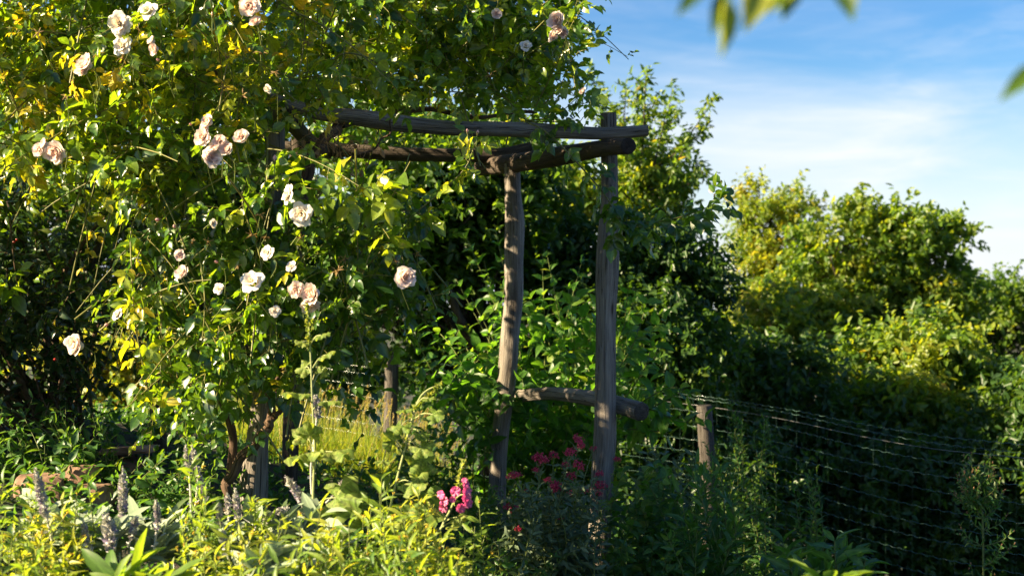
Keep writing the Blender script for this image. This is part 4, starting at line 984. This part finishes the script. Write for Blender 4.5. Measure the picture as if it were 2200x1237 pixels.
# the seeding thistle by the wire
b = gpt(2110, 6.9); tl = thing('sow_thistle', 'tall branched thistle gone to seed in front of the wire fence at the right edge', 'thistle', b); ms, ml = MB(), MB()
main = smooth_path([b, P(2112, 1150, 6.9), P(2104, 1080, 6.9), P(2106, 1025, 6.9)], 24); tube(ms, main, np.linspace(.006, .002, 24), 6, .5)
stem_leaves(ml, main, .03, 1, .07, .018, (.1, .7), (.45, .2), TPL_LANCE, .2, .4)
pts = [P(2106, 1022, 6.9)]
for k in range(60):
    f = rng.uniform(.18, .97); i = int(f * 23); sg = rng.choice([-1, 1]); tip = main[i] + np.array([sg * rng.uniform(.03, .13) * (1.15 - .75 * f) * 1.3, rng.normal() * .06, rng.uniform(.05, .14)])
    p = smooth_path([main[i], (main[i] + tip) / 2 + np.array([sg * .015, 0, -.01]), tip], 8); tube(ms, p, np.linspace(.0025, .0012, 8), 4, .5); stem_leaves(ml, p, .014, 1, .045, .014, (.2, .8), (.5, .2), TPL_LANCE, .1, .6); pts.append(tip)
    pts.append(p[5] + np.array([sg * .015, 0, .02]))
ms.build('stem', M['stem_green'], tl); ml.build('foliage', M['weed'], tl)
SH = sepal_mesh('seed_head', True, 9); SH.materials.clear(); SH.materials.append(M['dry_leaf'])
for q in pts: place('seed_head', SH, tl, q, (rng.normal() * .3, rng.normal() * .3, 0), .0065)


# ------------------------------------------------------------------ stones
def stone(name, label, cat, c, size, seed, mat, group=None, flat=False):
    import bmesh
    bm = bmesh.new(); bmesh.ops.create_icosphere(bm, subdivisions=4, radius=1.0); r = np.random.default_rng(seed)
    pl = [(nrm(r.normal(size=3) * ([1, 1, .25] if flat else [1, 1, .8])), r.uniform(.62, .9)) for _ in range(11)] + [(np.array([0, 0, 1.0]), .55 if flat else .62), (np.array([0, 0, -1.0]), .6)]
    for v in bm.verts:
        p = np.array(v.co)
        for n, d in pl:
            e = float(p @ n) - d
            if e > 0: p = p - n * e * .93
        q = Vector(p * 2.3 + seed)
        p = p * (1 + .07 * mnoise.fractal(q, 1.0, 2.0, 4) + .012 * mnoise.noise(q * 7))
        v.co = Vector(p * np.asarray(size))
    me = bpy.data.meshes.new(name); bm.to_mesh(me); bm.free(); me.materials.append(mat)
    for pg in me.polygons: pg.use_smooth = False
    o = bpy.data.objects.new(name, me); COL.objects.link(o); o.location = tuple(c); o.rotation_euler = (r.normal() * .08, r.normal() * .08, r.random() * 1.2 - .6); tag(o, label, cat, group); WLOC[o.name] = np.asarray(c, float)


SG = 'brown fieldstones of the low dry wall'
stone('fieldstone', 'largest reddish-brown flat stone on top of the low stone pile', 'stone', P(92, 1055, 6.2), (.135, .12, .115), 3, M['stone'], SG)
stone('fieldstone', 'small flat brown stone resting at the back of the stone pile', 'stone', P(176, 1022, 6.4), (.085, .09, .075), 5, M['stone'], SG)
stone('fieldstone', 'dark brown stone below the small flat stone in the pile', 'stone', P(196, 1082, 6.3), (.105, .12, .14), 8, M['stone'], SG)
stone('fieldstone', 'brown stone at the base of the pile behind the silver leaves', 'stone', P(120, 1130, 6.2), (.14, .12, .09), 11, M['stone'], SG)
stone('fieldstone', 'brown stone lowest and rightmost in the stone pile', 'stone', P(190, 1140, 6.25), (.12, .11, .08), 13, M['stone'], SG)
stone('stone_slab', 'flat reddish stone slab lying in the shade under the rose', 'stone slab', P(278, 966, 7.4), (.17, .14, .035), 21, M['slab'], None, True)
stone('slab_block', 'rough stone block carrying the reddish slab', 'stone block', P(285, 1005, 7.45), (.14, .12, .095), 23, M['stone'])
# ------------------------------------------------------------------ wire fence across the back
fe = thing('wire_fence', 'green wavy-wire mesh fence on short log posts crossing behind the bed', 'fence', (*P(1516, 870, 10.2)[:2], gh(1.39, 10.2)))
# fence line: px, distance, top py, tension-wire py
FL = np.array([(560, 11.9, 735), (840, 11.2, 772), (1130, 10.9, 802), (1440, 10.5, 840), (1560, 10.2, 856), (1700, 9.6, 880), (1850, 9.0, 912), (2010, 8.5, 939), (2200, 8.0, 958), (2420, 7.5, 990)], float)
uu = np.linspace(0, len(FL) - 1, 420); top = smooth_path(np.array([[*P(a, c, b)] for a, b, c in FL]), 420)
wm = MB(); ln = np.concatenate([[0], np.cumsum(np.linalg.norm(np.diff(top, axis=0), axis=1))])
gaps = np.cumsum([0, .035] + [.098] * 12)
for k, g in enumerate(gaps):
    w = top - UP * g + UP * (.0032 * np.sin(ln * 2 * PI / .085 + k))[:, None] + UP * (.008 * np.sin(ln * 1.3 + k * 1.7))[:, None]
    tube(wm, w, .0015, 5, .5)
for s in np.arange(0, ln[-1], .105):
    c = np.array([np.interp(s, ln, top[:, i]) for i in range(3)]); tube(wm, np.array([c, c - UP * .6, c - UP * gaps[-1]]), .0004, 4, .5)
wm.build('wire_mesh', M['wire'], fe)
tw = MB(); tube(tw, top - UP * (.085 - .02 * np.linspace(0, 1, 420))[:, None] + np.array([0, -.012, 0]), .0019, 6, .5); tw.build('tension_wire', M['wire_grey'], fe)


def fpost(px, y0, y1, Y, hw, lean=0.0):
    a, b = P(px, y0, Y), P(px + lean, y1, Y); b[2] = min(b[2], gh(b[0], b[1]) - .1); mb = MB(); r = hw / FPX * Y
    p = smooth_path([a, (a + b) / 2 + np.array([.012, 0, 0]), b], 40); tube(mb, p, np.linspace(r, r * 1.12, 40), 24, .5, True, .03, px); mb.build('post', M['wood_grey'], fe)


fpost(1513, 871, 1020, 10.3, 16, 12); fpost(842, 752, 1000, 11.15, 14, -13); fpost(2330, 940, 1300, 7.7, 18)


# ------------------------------------------------------------------ trees and shrubs in the background
def tree(name, label, cat, trunk_px, Y, blobs, mat, leafL=.085, clumps=22, per=16, k=12, tint=(.42, .18), trunk_r=.09, group=None, leafW=.55, sig=.13, trunk_top=None, shoot=(.16, .4), depth=1.0, lift=.45):
    base = gpt(trunk_px, Y); t = thing(name, label, cat, base, group); mt, mc = MB(), MB()
    cen = [P(b[0], b[1], Y + (b[4] if len(b) > 4 else 0)) for b in blobs]
    cm = np.mean(cen, 0); fork = base + (cm - base) * .45 + np.array([0, 0, 0.0]); fork[0] = base[0] + (cm[0] - base[0]) * .25
    p = smooth_path([base - UP * .1, base * .5 + fork * .5 + np.array([rng.normal() * .08, rng.normal() * .08, 0]), fork], 12); tube(mt, p, np.linspace(trunk_r, trunk_r * .7, 12), 10, .5, False, .06, trunk_px)
    for b, c in zip(blobs, cen):
        rx, rz = b[2] / FPX * Y, b[3] / FPX * Y; ry = (rx + rz) * .5 * depth; R = np.array([rx, ry, rz])
        lim = smooth_path([fork, fork * .5 + c * .5 + rng.normal(size=3) * .12, c + UP * rz * .3], 10); tube(mt, lim, np.linspace(trunk_r * .5, trunk_r * .14, 10), 7, .5, False, .05, b[0])
        nc = max(4, int(1.35 * clumps * b[2] * b[3] / 12000.0))
        u = rand_dirs(nc); cc = c + u * R * (rng.random((nc, 1)) ** .45) * rng.uniform(.75, 1.12, (nc, 1))
        for q in cc:
            i = rng.integers(4, 10); br = smooth_path([lim[i], lim[i] * .5 + q * .5 - UP * .05 + rng.normal(size=3) * .06, q], 7); tube(mt, br, np.linspace(trunk_r * .14, .005, 7), 5, .5)
        S = nc * per; ci = np.repeat(cc, per, 0)
        st = ci + rng.normal(size=(S, 3)) * sig * np.array([1, 1, .8]) * min(1, rx)
        d = nrm(nrm(ci - c) * .55 + UP * lift + .75 * rand_dirs(S))
        pos, tan = shoots(st, d, rng.uniform(*shoot, S), k, rng.uniform(.05, .4, S), .1, .15)
        pos, tan = pos.reshape(-1, 3), tan.reshape(-1, 3); n = len(pos)
        dd = radial_dirs(tan, rng.random(n) * 2 * PI, rng.uniform(.1, .9, n)); dd = nrm(dd - UP * .25)
        L = leafL * .92 * rng.uniform(.65, 1.25, n)
        ct = np.repeat(np.clip(tint[0] + tint[1] * rng.normal(size=nc) * .65, 0, 1), per * k)
        leaves(mc, TPL_HEX, pos, dd, up_normal(dd, .6), L, L * leafW, np.clip(ct + .10 * rng.normal(size=n), 0, 1), .2, .25)
    mt.build('trunk', M['bark'], t); mc.build('crown', M[mat], t)


TG = 'trees beyond the fence'
def spray_tree():
    Y = 15; base = gpt(1380, Y); t = thing('slender_tree', 'slender loose-branched tree rising behind the top of the near post', 'tree', base, TG); mt, mc = MB(), MB()
    main = smooth_path([base, P(1382, 700, Y), P(1376, 480, Y), P(1370, 380, Y)], 20); tube(mt, main, np.linspace(.07, .03, 20), 9, .5, False, .05, 3)
    tips = [(1388, 162), (1412, 205), (1445, 190), (1534, 214), (1516, 278), (1345, 188), (1368, 175), (1300, 200), (1268, 150), (1512, 365), (1470, 318), (1430, 250), (1500, 345), (1330, 260), (1455, 235), (1480, 300), (1290, 260), (1400, 290), (1440, 340), (1490, 392), (1350, 320), (1450, 395), (1330, 350), (1420, 370), (1380, 250)]
    for (x, y) in tips:
        d = rng.normal() * .5; tip = P(x, y, Y + d); i = rng.integers(13, 20); a = main[i]
        mid = a * .5 + tip * .5 + np.array([rng.normal() * .08, 0, -.12 if abs(x - 1375) > 60 else 0]); p = smooth_path([a, mid, tip], 22); tube(mt, p, np.linspace(.018, .004, 22), 5, .5)
        k = np.arange(7, 22); n = len(k) * 2; st = np.repeat(p[k], 2, 0); tg = np.repeat(nrm(np.gradient(p, axis=0))[k], 2, 0)
        pos, tan = shoots(st, nrm(tg * .6 + .8 * rand_dirs(n) + UP * .2), rng.uniform(.05, .17, n), 6, .2, .1, .2); pos, tan = pos.reshape(-1, 3), tan.reshape(-1, 3); m = len(pos)
        dd = nrm(radial_dirs(tan, rng.random(m) * 6.28, rng.uniform(.1, .9, m)) - UP * .3); L = rng.uniform(.05, .10, m)
        leaves(mc, TPL_HEX, pos, dd, up_normal(dd, .6), L, L * .42, np.clip(.38 + .2 * rng.normal(size=m), 0, 1), .2, .25)
    mt.build('trunk', M['bark'], t); mc.build('crown', M['tree_a'], t)


spray_tree()
tree('broad_tree', 'yellow-lit broad tree between and behind the two right posts', 'tree', 1330, 15.5, [(1390, 410, 75, 45, -.5), (1400, 470, 80, 50, -.4), (1220, 420, 110, 60), (1160, 500, 120, 90), (1150, 410, 60, 40)], 'tree_a', .085, 26, 14, 12, (.62, .18), .10, TG)
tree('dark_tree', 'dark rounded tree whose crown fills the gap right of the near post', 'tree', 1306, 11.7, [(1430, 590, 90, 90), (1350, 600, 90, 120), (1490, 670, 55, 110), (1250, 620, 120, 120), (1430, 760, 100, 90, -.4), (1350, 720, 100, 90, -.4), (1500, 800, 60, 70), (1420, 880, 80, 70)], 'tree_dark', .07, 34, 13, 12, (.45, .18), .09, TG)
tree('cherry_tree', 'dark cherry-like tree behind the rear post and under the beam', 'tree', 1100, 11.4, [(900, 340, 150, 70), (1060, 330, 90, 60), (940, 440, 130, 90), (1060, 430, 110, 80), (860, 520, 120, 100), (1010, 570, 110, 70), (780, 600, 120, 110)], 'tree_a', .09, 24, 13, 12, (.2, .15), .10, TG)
tree('pointed_tree', 'reddish-tinged tree with pointed top left of the right-hand trees', 'tree', 1690, 18.5, [(1655, 440, 50, 60), (1610, 470, 45, 70), (1700, 450, 45, 55), (1650, 540, 95, 70), (1640, 640, 110, 90), (1740, 480, 40, 40)], 'tree_a', .085, 24, 12, 12, (.66, .2), .12, TG, .42)
tree('maple_tree', 'tall sunlit bushy tree with twin rounded tops at the right', 'tree', 1850, 17, [(1870, 460, 60, 45), (1960, 480, 60, 60), (1810, 540, 100, 70), (1960, 580, 100, 80), (2040, 540, 50, 50), (1760, 620, 110, 80), (1900, 680, 140, 90), (1700, 720, 130, 90, -.5), (2020, 660, 90, 70)], 'tree_a', .10, 25, 13, 12, (.55, .18), .13, TG, .5)
tree('bushy_tree', 'darker low tree with thin spiky top at the far right edge', 'tree', 2140, 19, [(2060, 650, 90, 60), (2140, 640, 60, 60), (2190, 700, 90, 90), (2100, 740, 110, 80), (2240, 640, 60, 80)], 'tree_a', .085, 25, 12, 12, (.4, .18), .12, TG)
tree('hazel_shrub', 'sunlit round shrub in front of the right-hand trees above the wire', 'shrub', 1950, 13.5, [(1900, 800, 110, 80), (2010, 770, 100, 90), (2080, 850, 110, 80), (1960, 890, 100, 60, -.6), (2060, 960, 90, 40, -.8)], 'tree_a', .085, 24, 13, 12, (.55, .2), .07, 'shrubs beyond the fence')
tree('hazel_shrub', 'dark shrub right behind the short fence post', 'shrub', 1640, 13, [(1560, 800, 110, 80), (1680, 840, 120, 90), (1620, 930, 150, 90), (1760, 940, 120, 90)], 'tree_dark', .08, 28, 13, 12, (.5, .2), .07, 'shrubs beyond the fence')
tree('hazel_shrub', 'dark shrub mass low behind the wires at the right edge', 'shrub', 2000, 12.5, [(1900, 1010, 140, 110), (2080, 1060, 150, 130), (2210, 940, 110, 140), (1790, 1080, 140, 110), (2190, 1160, 130, 110), (1890, 1180, 120, 90), (2040, 1200, 130, 80)], 'tree_dark', .08, 26, 12, 12, (.45, .2), .07, 'shrubs beyond the fence')
tree('hazel_shrub', 'dark leafy shrub seen through the gap under the beam between the posts', 'shrub', 1085, 11.6, [(930, 770, 60, 80), (1040, 760, 110, 90), (1120, 840, 110, 90), (1240, 820, 110, 90)], 'tree_dark', .08, 24, 12, 12, (.45, .2), .06, 'shrubs beyond the fence')
tree('hazel_shrub', 'shrub with a golden sunlit glow put into its leaf colour, glimpsed through the dark gap left of the rose trunk', 'shrub', 250, 12.5, [(200, 780, 90, 70), (290, 820, 90, 80), (330, 730, 80, 60)], 'tree_a', .075, 26, 12, 12, (.85, .15), .05, 'shrubs beyond the fence')  # high tint puts the glow of sunlit foliage into the leaf colour
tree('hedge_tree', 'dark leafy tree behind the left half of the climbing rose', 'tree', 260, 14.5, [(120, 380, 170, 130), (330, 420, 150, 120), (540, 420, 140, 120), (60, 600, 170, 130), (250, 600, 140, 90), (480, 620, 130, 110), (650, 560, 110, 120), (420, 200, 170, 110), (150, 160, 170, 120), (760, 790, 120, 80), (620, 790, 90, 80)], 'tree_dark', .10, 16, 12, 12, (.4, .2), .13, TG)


# far-off wood on the falling slope beyond the trees: one mass nobody could count
def far_wood():
    mb = MB(); n = 2600
    x = rng.uniform(-26, 30, n); y = rng.uniform(24, 40, n); z = gh(x, y) + rng.random(n) ** .6 * rng.uniform(1.2, 3.4, n)
    st = np.stack([x, y, z], -1); pos, tan = shoots(st, nrm(UP + rand_dirs(n)), .8, 12, .2, .1, .2)
    pos, tan = pos.reshape(-1, 3), tan.reshape(-1, 3); m = len(pos); d = radial_dirs(tan, rng.random(m) * 6.28, .4)
    leaves(mb, TPL_HEX, pos, d, up_normal(d, .6), .16 * rng.uniform(.7, 1.3, m), .1, rng.random(m) * .7, .2, .2)
    o = mb.build('far_wood', M['tree_dark']); tag(o, 'far dark wood on the slope seen between the shrubs beyond the fence', 'wood', kind='stuff')


far_wood()
tree('hazel_shrub', 'dark shrub between the near log post and the short fence post behind the wires', 'shrub', 1420, 11.5, [(1400, 920, 90, 110), (1500, 1000, 90, 110), (1330, 960, 70, 110), (1620, 1060, 110, 100), (1480, 1120, 120, 100)], 'tree_dark', .08, 26, 13, 12, (.4, .2), .05, 'shrubs beyond the fence')


# ------------------------------------------------------------------ grass and ground cover
def blades(mb, x, y, h, w, tint, lean=.35):
    n = len(x); b = np.stack([x, y, gh(x, y) - .01], -1); d = nrm(UP + lean * rng.normal(size=(n, 3)))
    leaves(mb, TPL_BLADE, b, d, rand_dirs(n), h, w, tint, rng.uniform(.05, .5, n), .1)


mb = MB(); n = 9000
y = rng.uniform(9.4, 14, n); x = -y * rng.uniform(.088, .20, n); cl = .65 + .35 * np.sin(x * 9 + 2 * np.sin(y * 5)) * np.sin(y * 7 + 1) + .2 * rng.normal(size=n); blades(mb, x, y, rng.uniform(.16, .42, n) * np.clip(cl, .3, 1.3), .007, np.clip(.34 + .28 * rng.normal(size=n), 0, 1))
for i in range(220):
    b = np.array([rng.uniform(-2.1, -.45), rng.uniform(9.8, 12.6), 0]); b[2] = gh(b[0], b[1]); h = rng.uniform(.4, .62); tp = b + np.array([rng.normal() * .08, rng.normal() * .06, h]); p = smooth_path([b, b * .4 + tp * .6, tp + np.array([.03, 0, -.01])], 7)
    tube(mb, p, .0014, 3, .7); d = nrm(p[-1] - p[-2]); m = 16; f = rng.random(m)
    leaves(mb, TPL_HEX, p[-2] + d * (f * .07)[:, None], nrm(d + .5 * rand_dirs(m)), rand_dirs(m), .022, .006, rng.uniform(.8, 1, m), 0, .2)
o = mb.build('meadow_grass', M['grass']); tag(o, 'sunlit golden grass with seed heads between the rose and the grey fence post', 'grass', kind='stuff')

mb = MB(); n = 7600
x = rng.uniform(-3.6, 5.2, n); y = rng.uniform(3.8, 15, n)
keep = ~((x > -.2 * y) & (x < -.095 * y) & (y > 9.4)); x, y = x[keep], y[keep]; n = len(x)
b = np.stack([x, y, gh(x, y)], -1); d = nrm(UP + .7 * rng.normal(size=(n, 3))); d[:, 2] = np.abs(d[:, 2])
pos, tan = shoots(b, d, rng.uniform(.08, .34, n), 6, .3, .2, .2); pos, tan = pos.reshape(-1, 3), tan.reshape(-1, 3); m = len(pos)
dd = radial_dirs(tan, rng.random(m) * 6.28, rng.uniform(.1, .7, m)); L = rng.uniform(.03, .075, m)
leaves(mb, TPL_LANCE, pos, dd, up_normal(dd, .5), L, L * rng.uniform(.3, .6, m), np.clip(.35 + .2 * rng.normal(size=m), 0, 1), .25, .25)
o = mb.build('ground_cover', M['weed']); tag(o, 'low green leafy ground cover filling the garden bed', 'ground cover', kind='stuff')


# ------------------------------------------------------------------ out-of-focus twigs of a near tree, top right
def near_twig(label, path, lvs):
    pts = smooth_path([P(*q) for q in path], 14); t = thing('overhanging_twig', label, 'twig', pts[0]); mb = MB(); tube(mb, pts, np.linspace(.003, .0014, 14), 6, .5); mb.build('stem', M['stem_brown'], t)
    for (x0, y0, x1, y1, W, ti) in lvs:
        a, b = P(x0, y0, path[-1][2]), P(x1, y1, path[-1][2] - .02); m = MB(); i = np.argmin(np.linalg.norm(pts - a, axis=1)); tube(m, np.array([pts[i], (pts[i] + a) / 2, a]), .0009, 4, .5)
        leaves(m, TPL_OVATE, a[None], (b - a)[None], nrm(np.array([[rng.normal() * .35, -1, .25]])), np.linalg.norm(b - a), W / FPX * path[-1][2], ti, .15, .25); m.build('leaf', M['herb' if ti > .5 else 'tree_a'], t)


near_twig('blurred yellow-green leaves of a near twig hanging into the top right sky', [(1380, -120, 1.5), (1560, -60, 1.5), (1700, -50, 1.5), (1860, -70, 1.5)],
          [(1520, -40, 1455, 28, 40, .1), (1560, -20, 1530, 70, 40, .1), (1560, -5, 1562, 118, 52, .62), (1640, -50, 1605, 62, 70, .75), (1690, -55, 1690, 38, 66, .35), (1720, -50, 1650, 20, 56, .6), (1810, -60, 1830, 40, 58, .12)])
near_twig('single blurred leaf on a twig reaching in at the right border', [(2330, 40, 1.5), (2300, 90, 1.5), (2250, 140, 1.5)], [(2240, 140, 2150, 208, 46, .45)])

# ------------------------------------------------------------------ camera, sun, sky
cam = bpy.data.cameras.new('camera'); co = bpy.data.objects.new('camera', cam); COL.objects.link(co); SC.camera = co
co.location = (0, 0, CAMZ); co.rotation_euler = (PI / 2, 0, 0); cam.lens = 50; cam.sensor_width = 36; cam.clip_end = 4000; cam.clip_start = .05
cam.dof.use_dof = True; cam.dof.focus_distance = 6.5; cam.dof.aperture_fstop = 2.8; cam.dof.aperture_blades = 9

SUN_EL, SUN_AZ = math.radians(29), math.radians(107)   # azimuth: degrees left of the viewing direction
sd = Vector((-math.cos(SUN_EL) * math.sin(SUN_AZ), math.cos(SUN_EL) * math.cos(SUN_AZ), math.sin(SUN_EL)))
sl = bpy.data.lights.new('sun', 'SUN'); sl.energy = 5.0; sl.angle = math.radians(.5); sl.color = (1, .80, .50)
so = bpy.data.objects.new('sun', sl); COL.objects.link(so); so.rotation_euler = sd.to_track_quat('Z', 'Y').to_euler(); so.location = (-20, -6, 14)

w = bpy.data.worlds.new('World'); SC.world = w; w.use_nodes = True
nt = w.node_tree; N, L = nt.nodes, nt.links; N.clear()
out = N.new('ShaderNodeOutputWorld'); bg = N.new('ShaderNodeBackground'); sky = N.new('ShaderNodeTexSky')
sky.sky_type = 'NISHITA'; sky.sun_disc = False; sky.sun_elevation = SUN_EL; sky.sun_rotation = math.radians(-107); sky.air_density = 1.0; sky.dust_density = .6; sky.ozone_density = 3.0
bg.inputs['Strength'].default_value = .05
tc = N.new('ShaderNodeTexCoord'); sp = N.new('ShaderNodeSeparateXYZ'); L.new(tc.outputs['Generated'], sp.inputs[0])


def cloud(scale, rot, detail, lo, hi, dist=.6):
    mp = N.new('ShaderNodeMapping'); mp.inputs['Rotation'].default_value = rot; mp.inputs['Scale'].default_value = scale
    t = N.new('ShaderNodeTexNoise'); t.inputs['Scale'].default_value = 1; t.inputs['Detail'].default_value = detail; t.inputs['Roughness'].default_value = .58; t.inputs['Distortion'].default_value = dist
    L.new(tc.outputs['Generated'], mp.inputs[0]); L.new(mp.outputs[0], t.inputs['Vector'])
    r = N.new('ShaderNodeMapRange'); r.interpolation_type = 'SMOOTHSTEP'; r.inputs[1].default_value = lo; r.inputs[2].default_value = hi; L.new(t.outputs['Fac'], r.inputs[0]); return r


c1 = cloud((3.2, 3.2, 13), (0, -.25, 0), 8, .42, .95); c2 = cloud((7, 7, 34), (0, .2, .1), 6, .45, .75)
ad = N.new('ShaderNodeMath'); ad.operation = 'MULTIPLY_ADD'; L.new(c2.outputs[0], ad.inputs[0]); ad.inputs[1].default_value = .3; L.new(c1.outputs[0], ad.inputs[2])
# cirrus thickens towards the horizon
hz = N.new('ShaderNodeMapRange'); hz.inputs[1].default_value = .22; hz.inputs[2].default_value = .05; hz.inputs[3].default_value = .45; hz.inputs[4].default_value = 1.25; L.new(sp.outputs[2], hz.inputs[0])
mu = N.new('ShaderNodeMath'); mu.operation = 'MULTIPLY'; mu.use_clamp = False; L.new(ad.outputs[0], mu.inputs[0]); L.new(hz.outputs[0], mu.inputs[1])
# pale milky band low over the horizon
low = N.new('ShaderNodeMapRange'); low.inputs[1].default_value = .15; low.inputs[2].default_value = .0; low.inputs[3].default_value = 0; low.inputs[4].default_value = .8; L.new(sp.outputs[2], low.inputs[0])
sm = N.new('ShaderNodeMath'); sm.operation = 'ADD'; sm.use_clamp = True; L.new(mu.outputs[0], sm.inputs[0]); L.new(low.outputs[0], sm.inputs[1])
hs = N.new('ShaderNodeHueSaturation'); hs.inputs['Saturation'].default_value = 1.4; hs.inputs['Hue'].default_value = .508; hs.inputs['Value'].default_value = .76; L.new(sky.outputs[0], hs.inputs['Color'])
mx = N.new('ShaderNodeMix'); mx.data_type = 'RGBA'; L.new(sm.outputs[0], mx.inputs[0]); L.new(hs.outputs[0], mx.inputs[6]); mx.inputs[7].default_value = (4.45, 4.65, 5.0, 1)
L.new(mx.outputs[2], bg.inputs['Color']); L.new(bg.outputs[0], out.inputs[0])

SC.view_settings.view_transform = 'Standard'; SC.view_settings.look = 'None'; SC.view_settings.exposure = 2.15; SC.view_settings.gamma = 1
cy = SC.cycles if hasattr(SC, 'cycles') else None
if cy:
    cy.max_bounces = 6; cy.diffuse_bounces = 3; cy.glossy_bounces = 2; cy.transmission_bounces = 3; cy.transparent_max_bounces = 4
    cy.caustics_reflective = False; cy.caustics_refractive = False; cy.sample_clamp_indirect = 4; cy.use_denoising = True; cy.denoising_prefilter = 'NONE'
    try: cy.denoiser = 'OPENIMAGEDENOISE'
    except Exception: pass
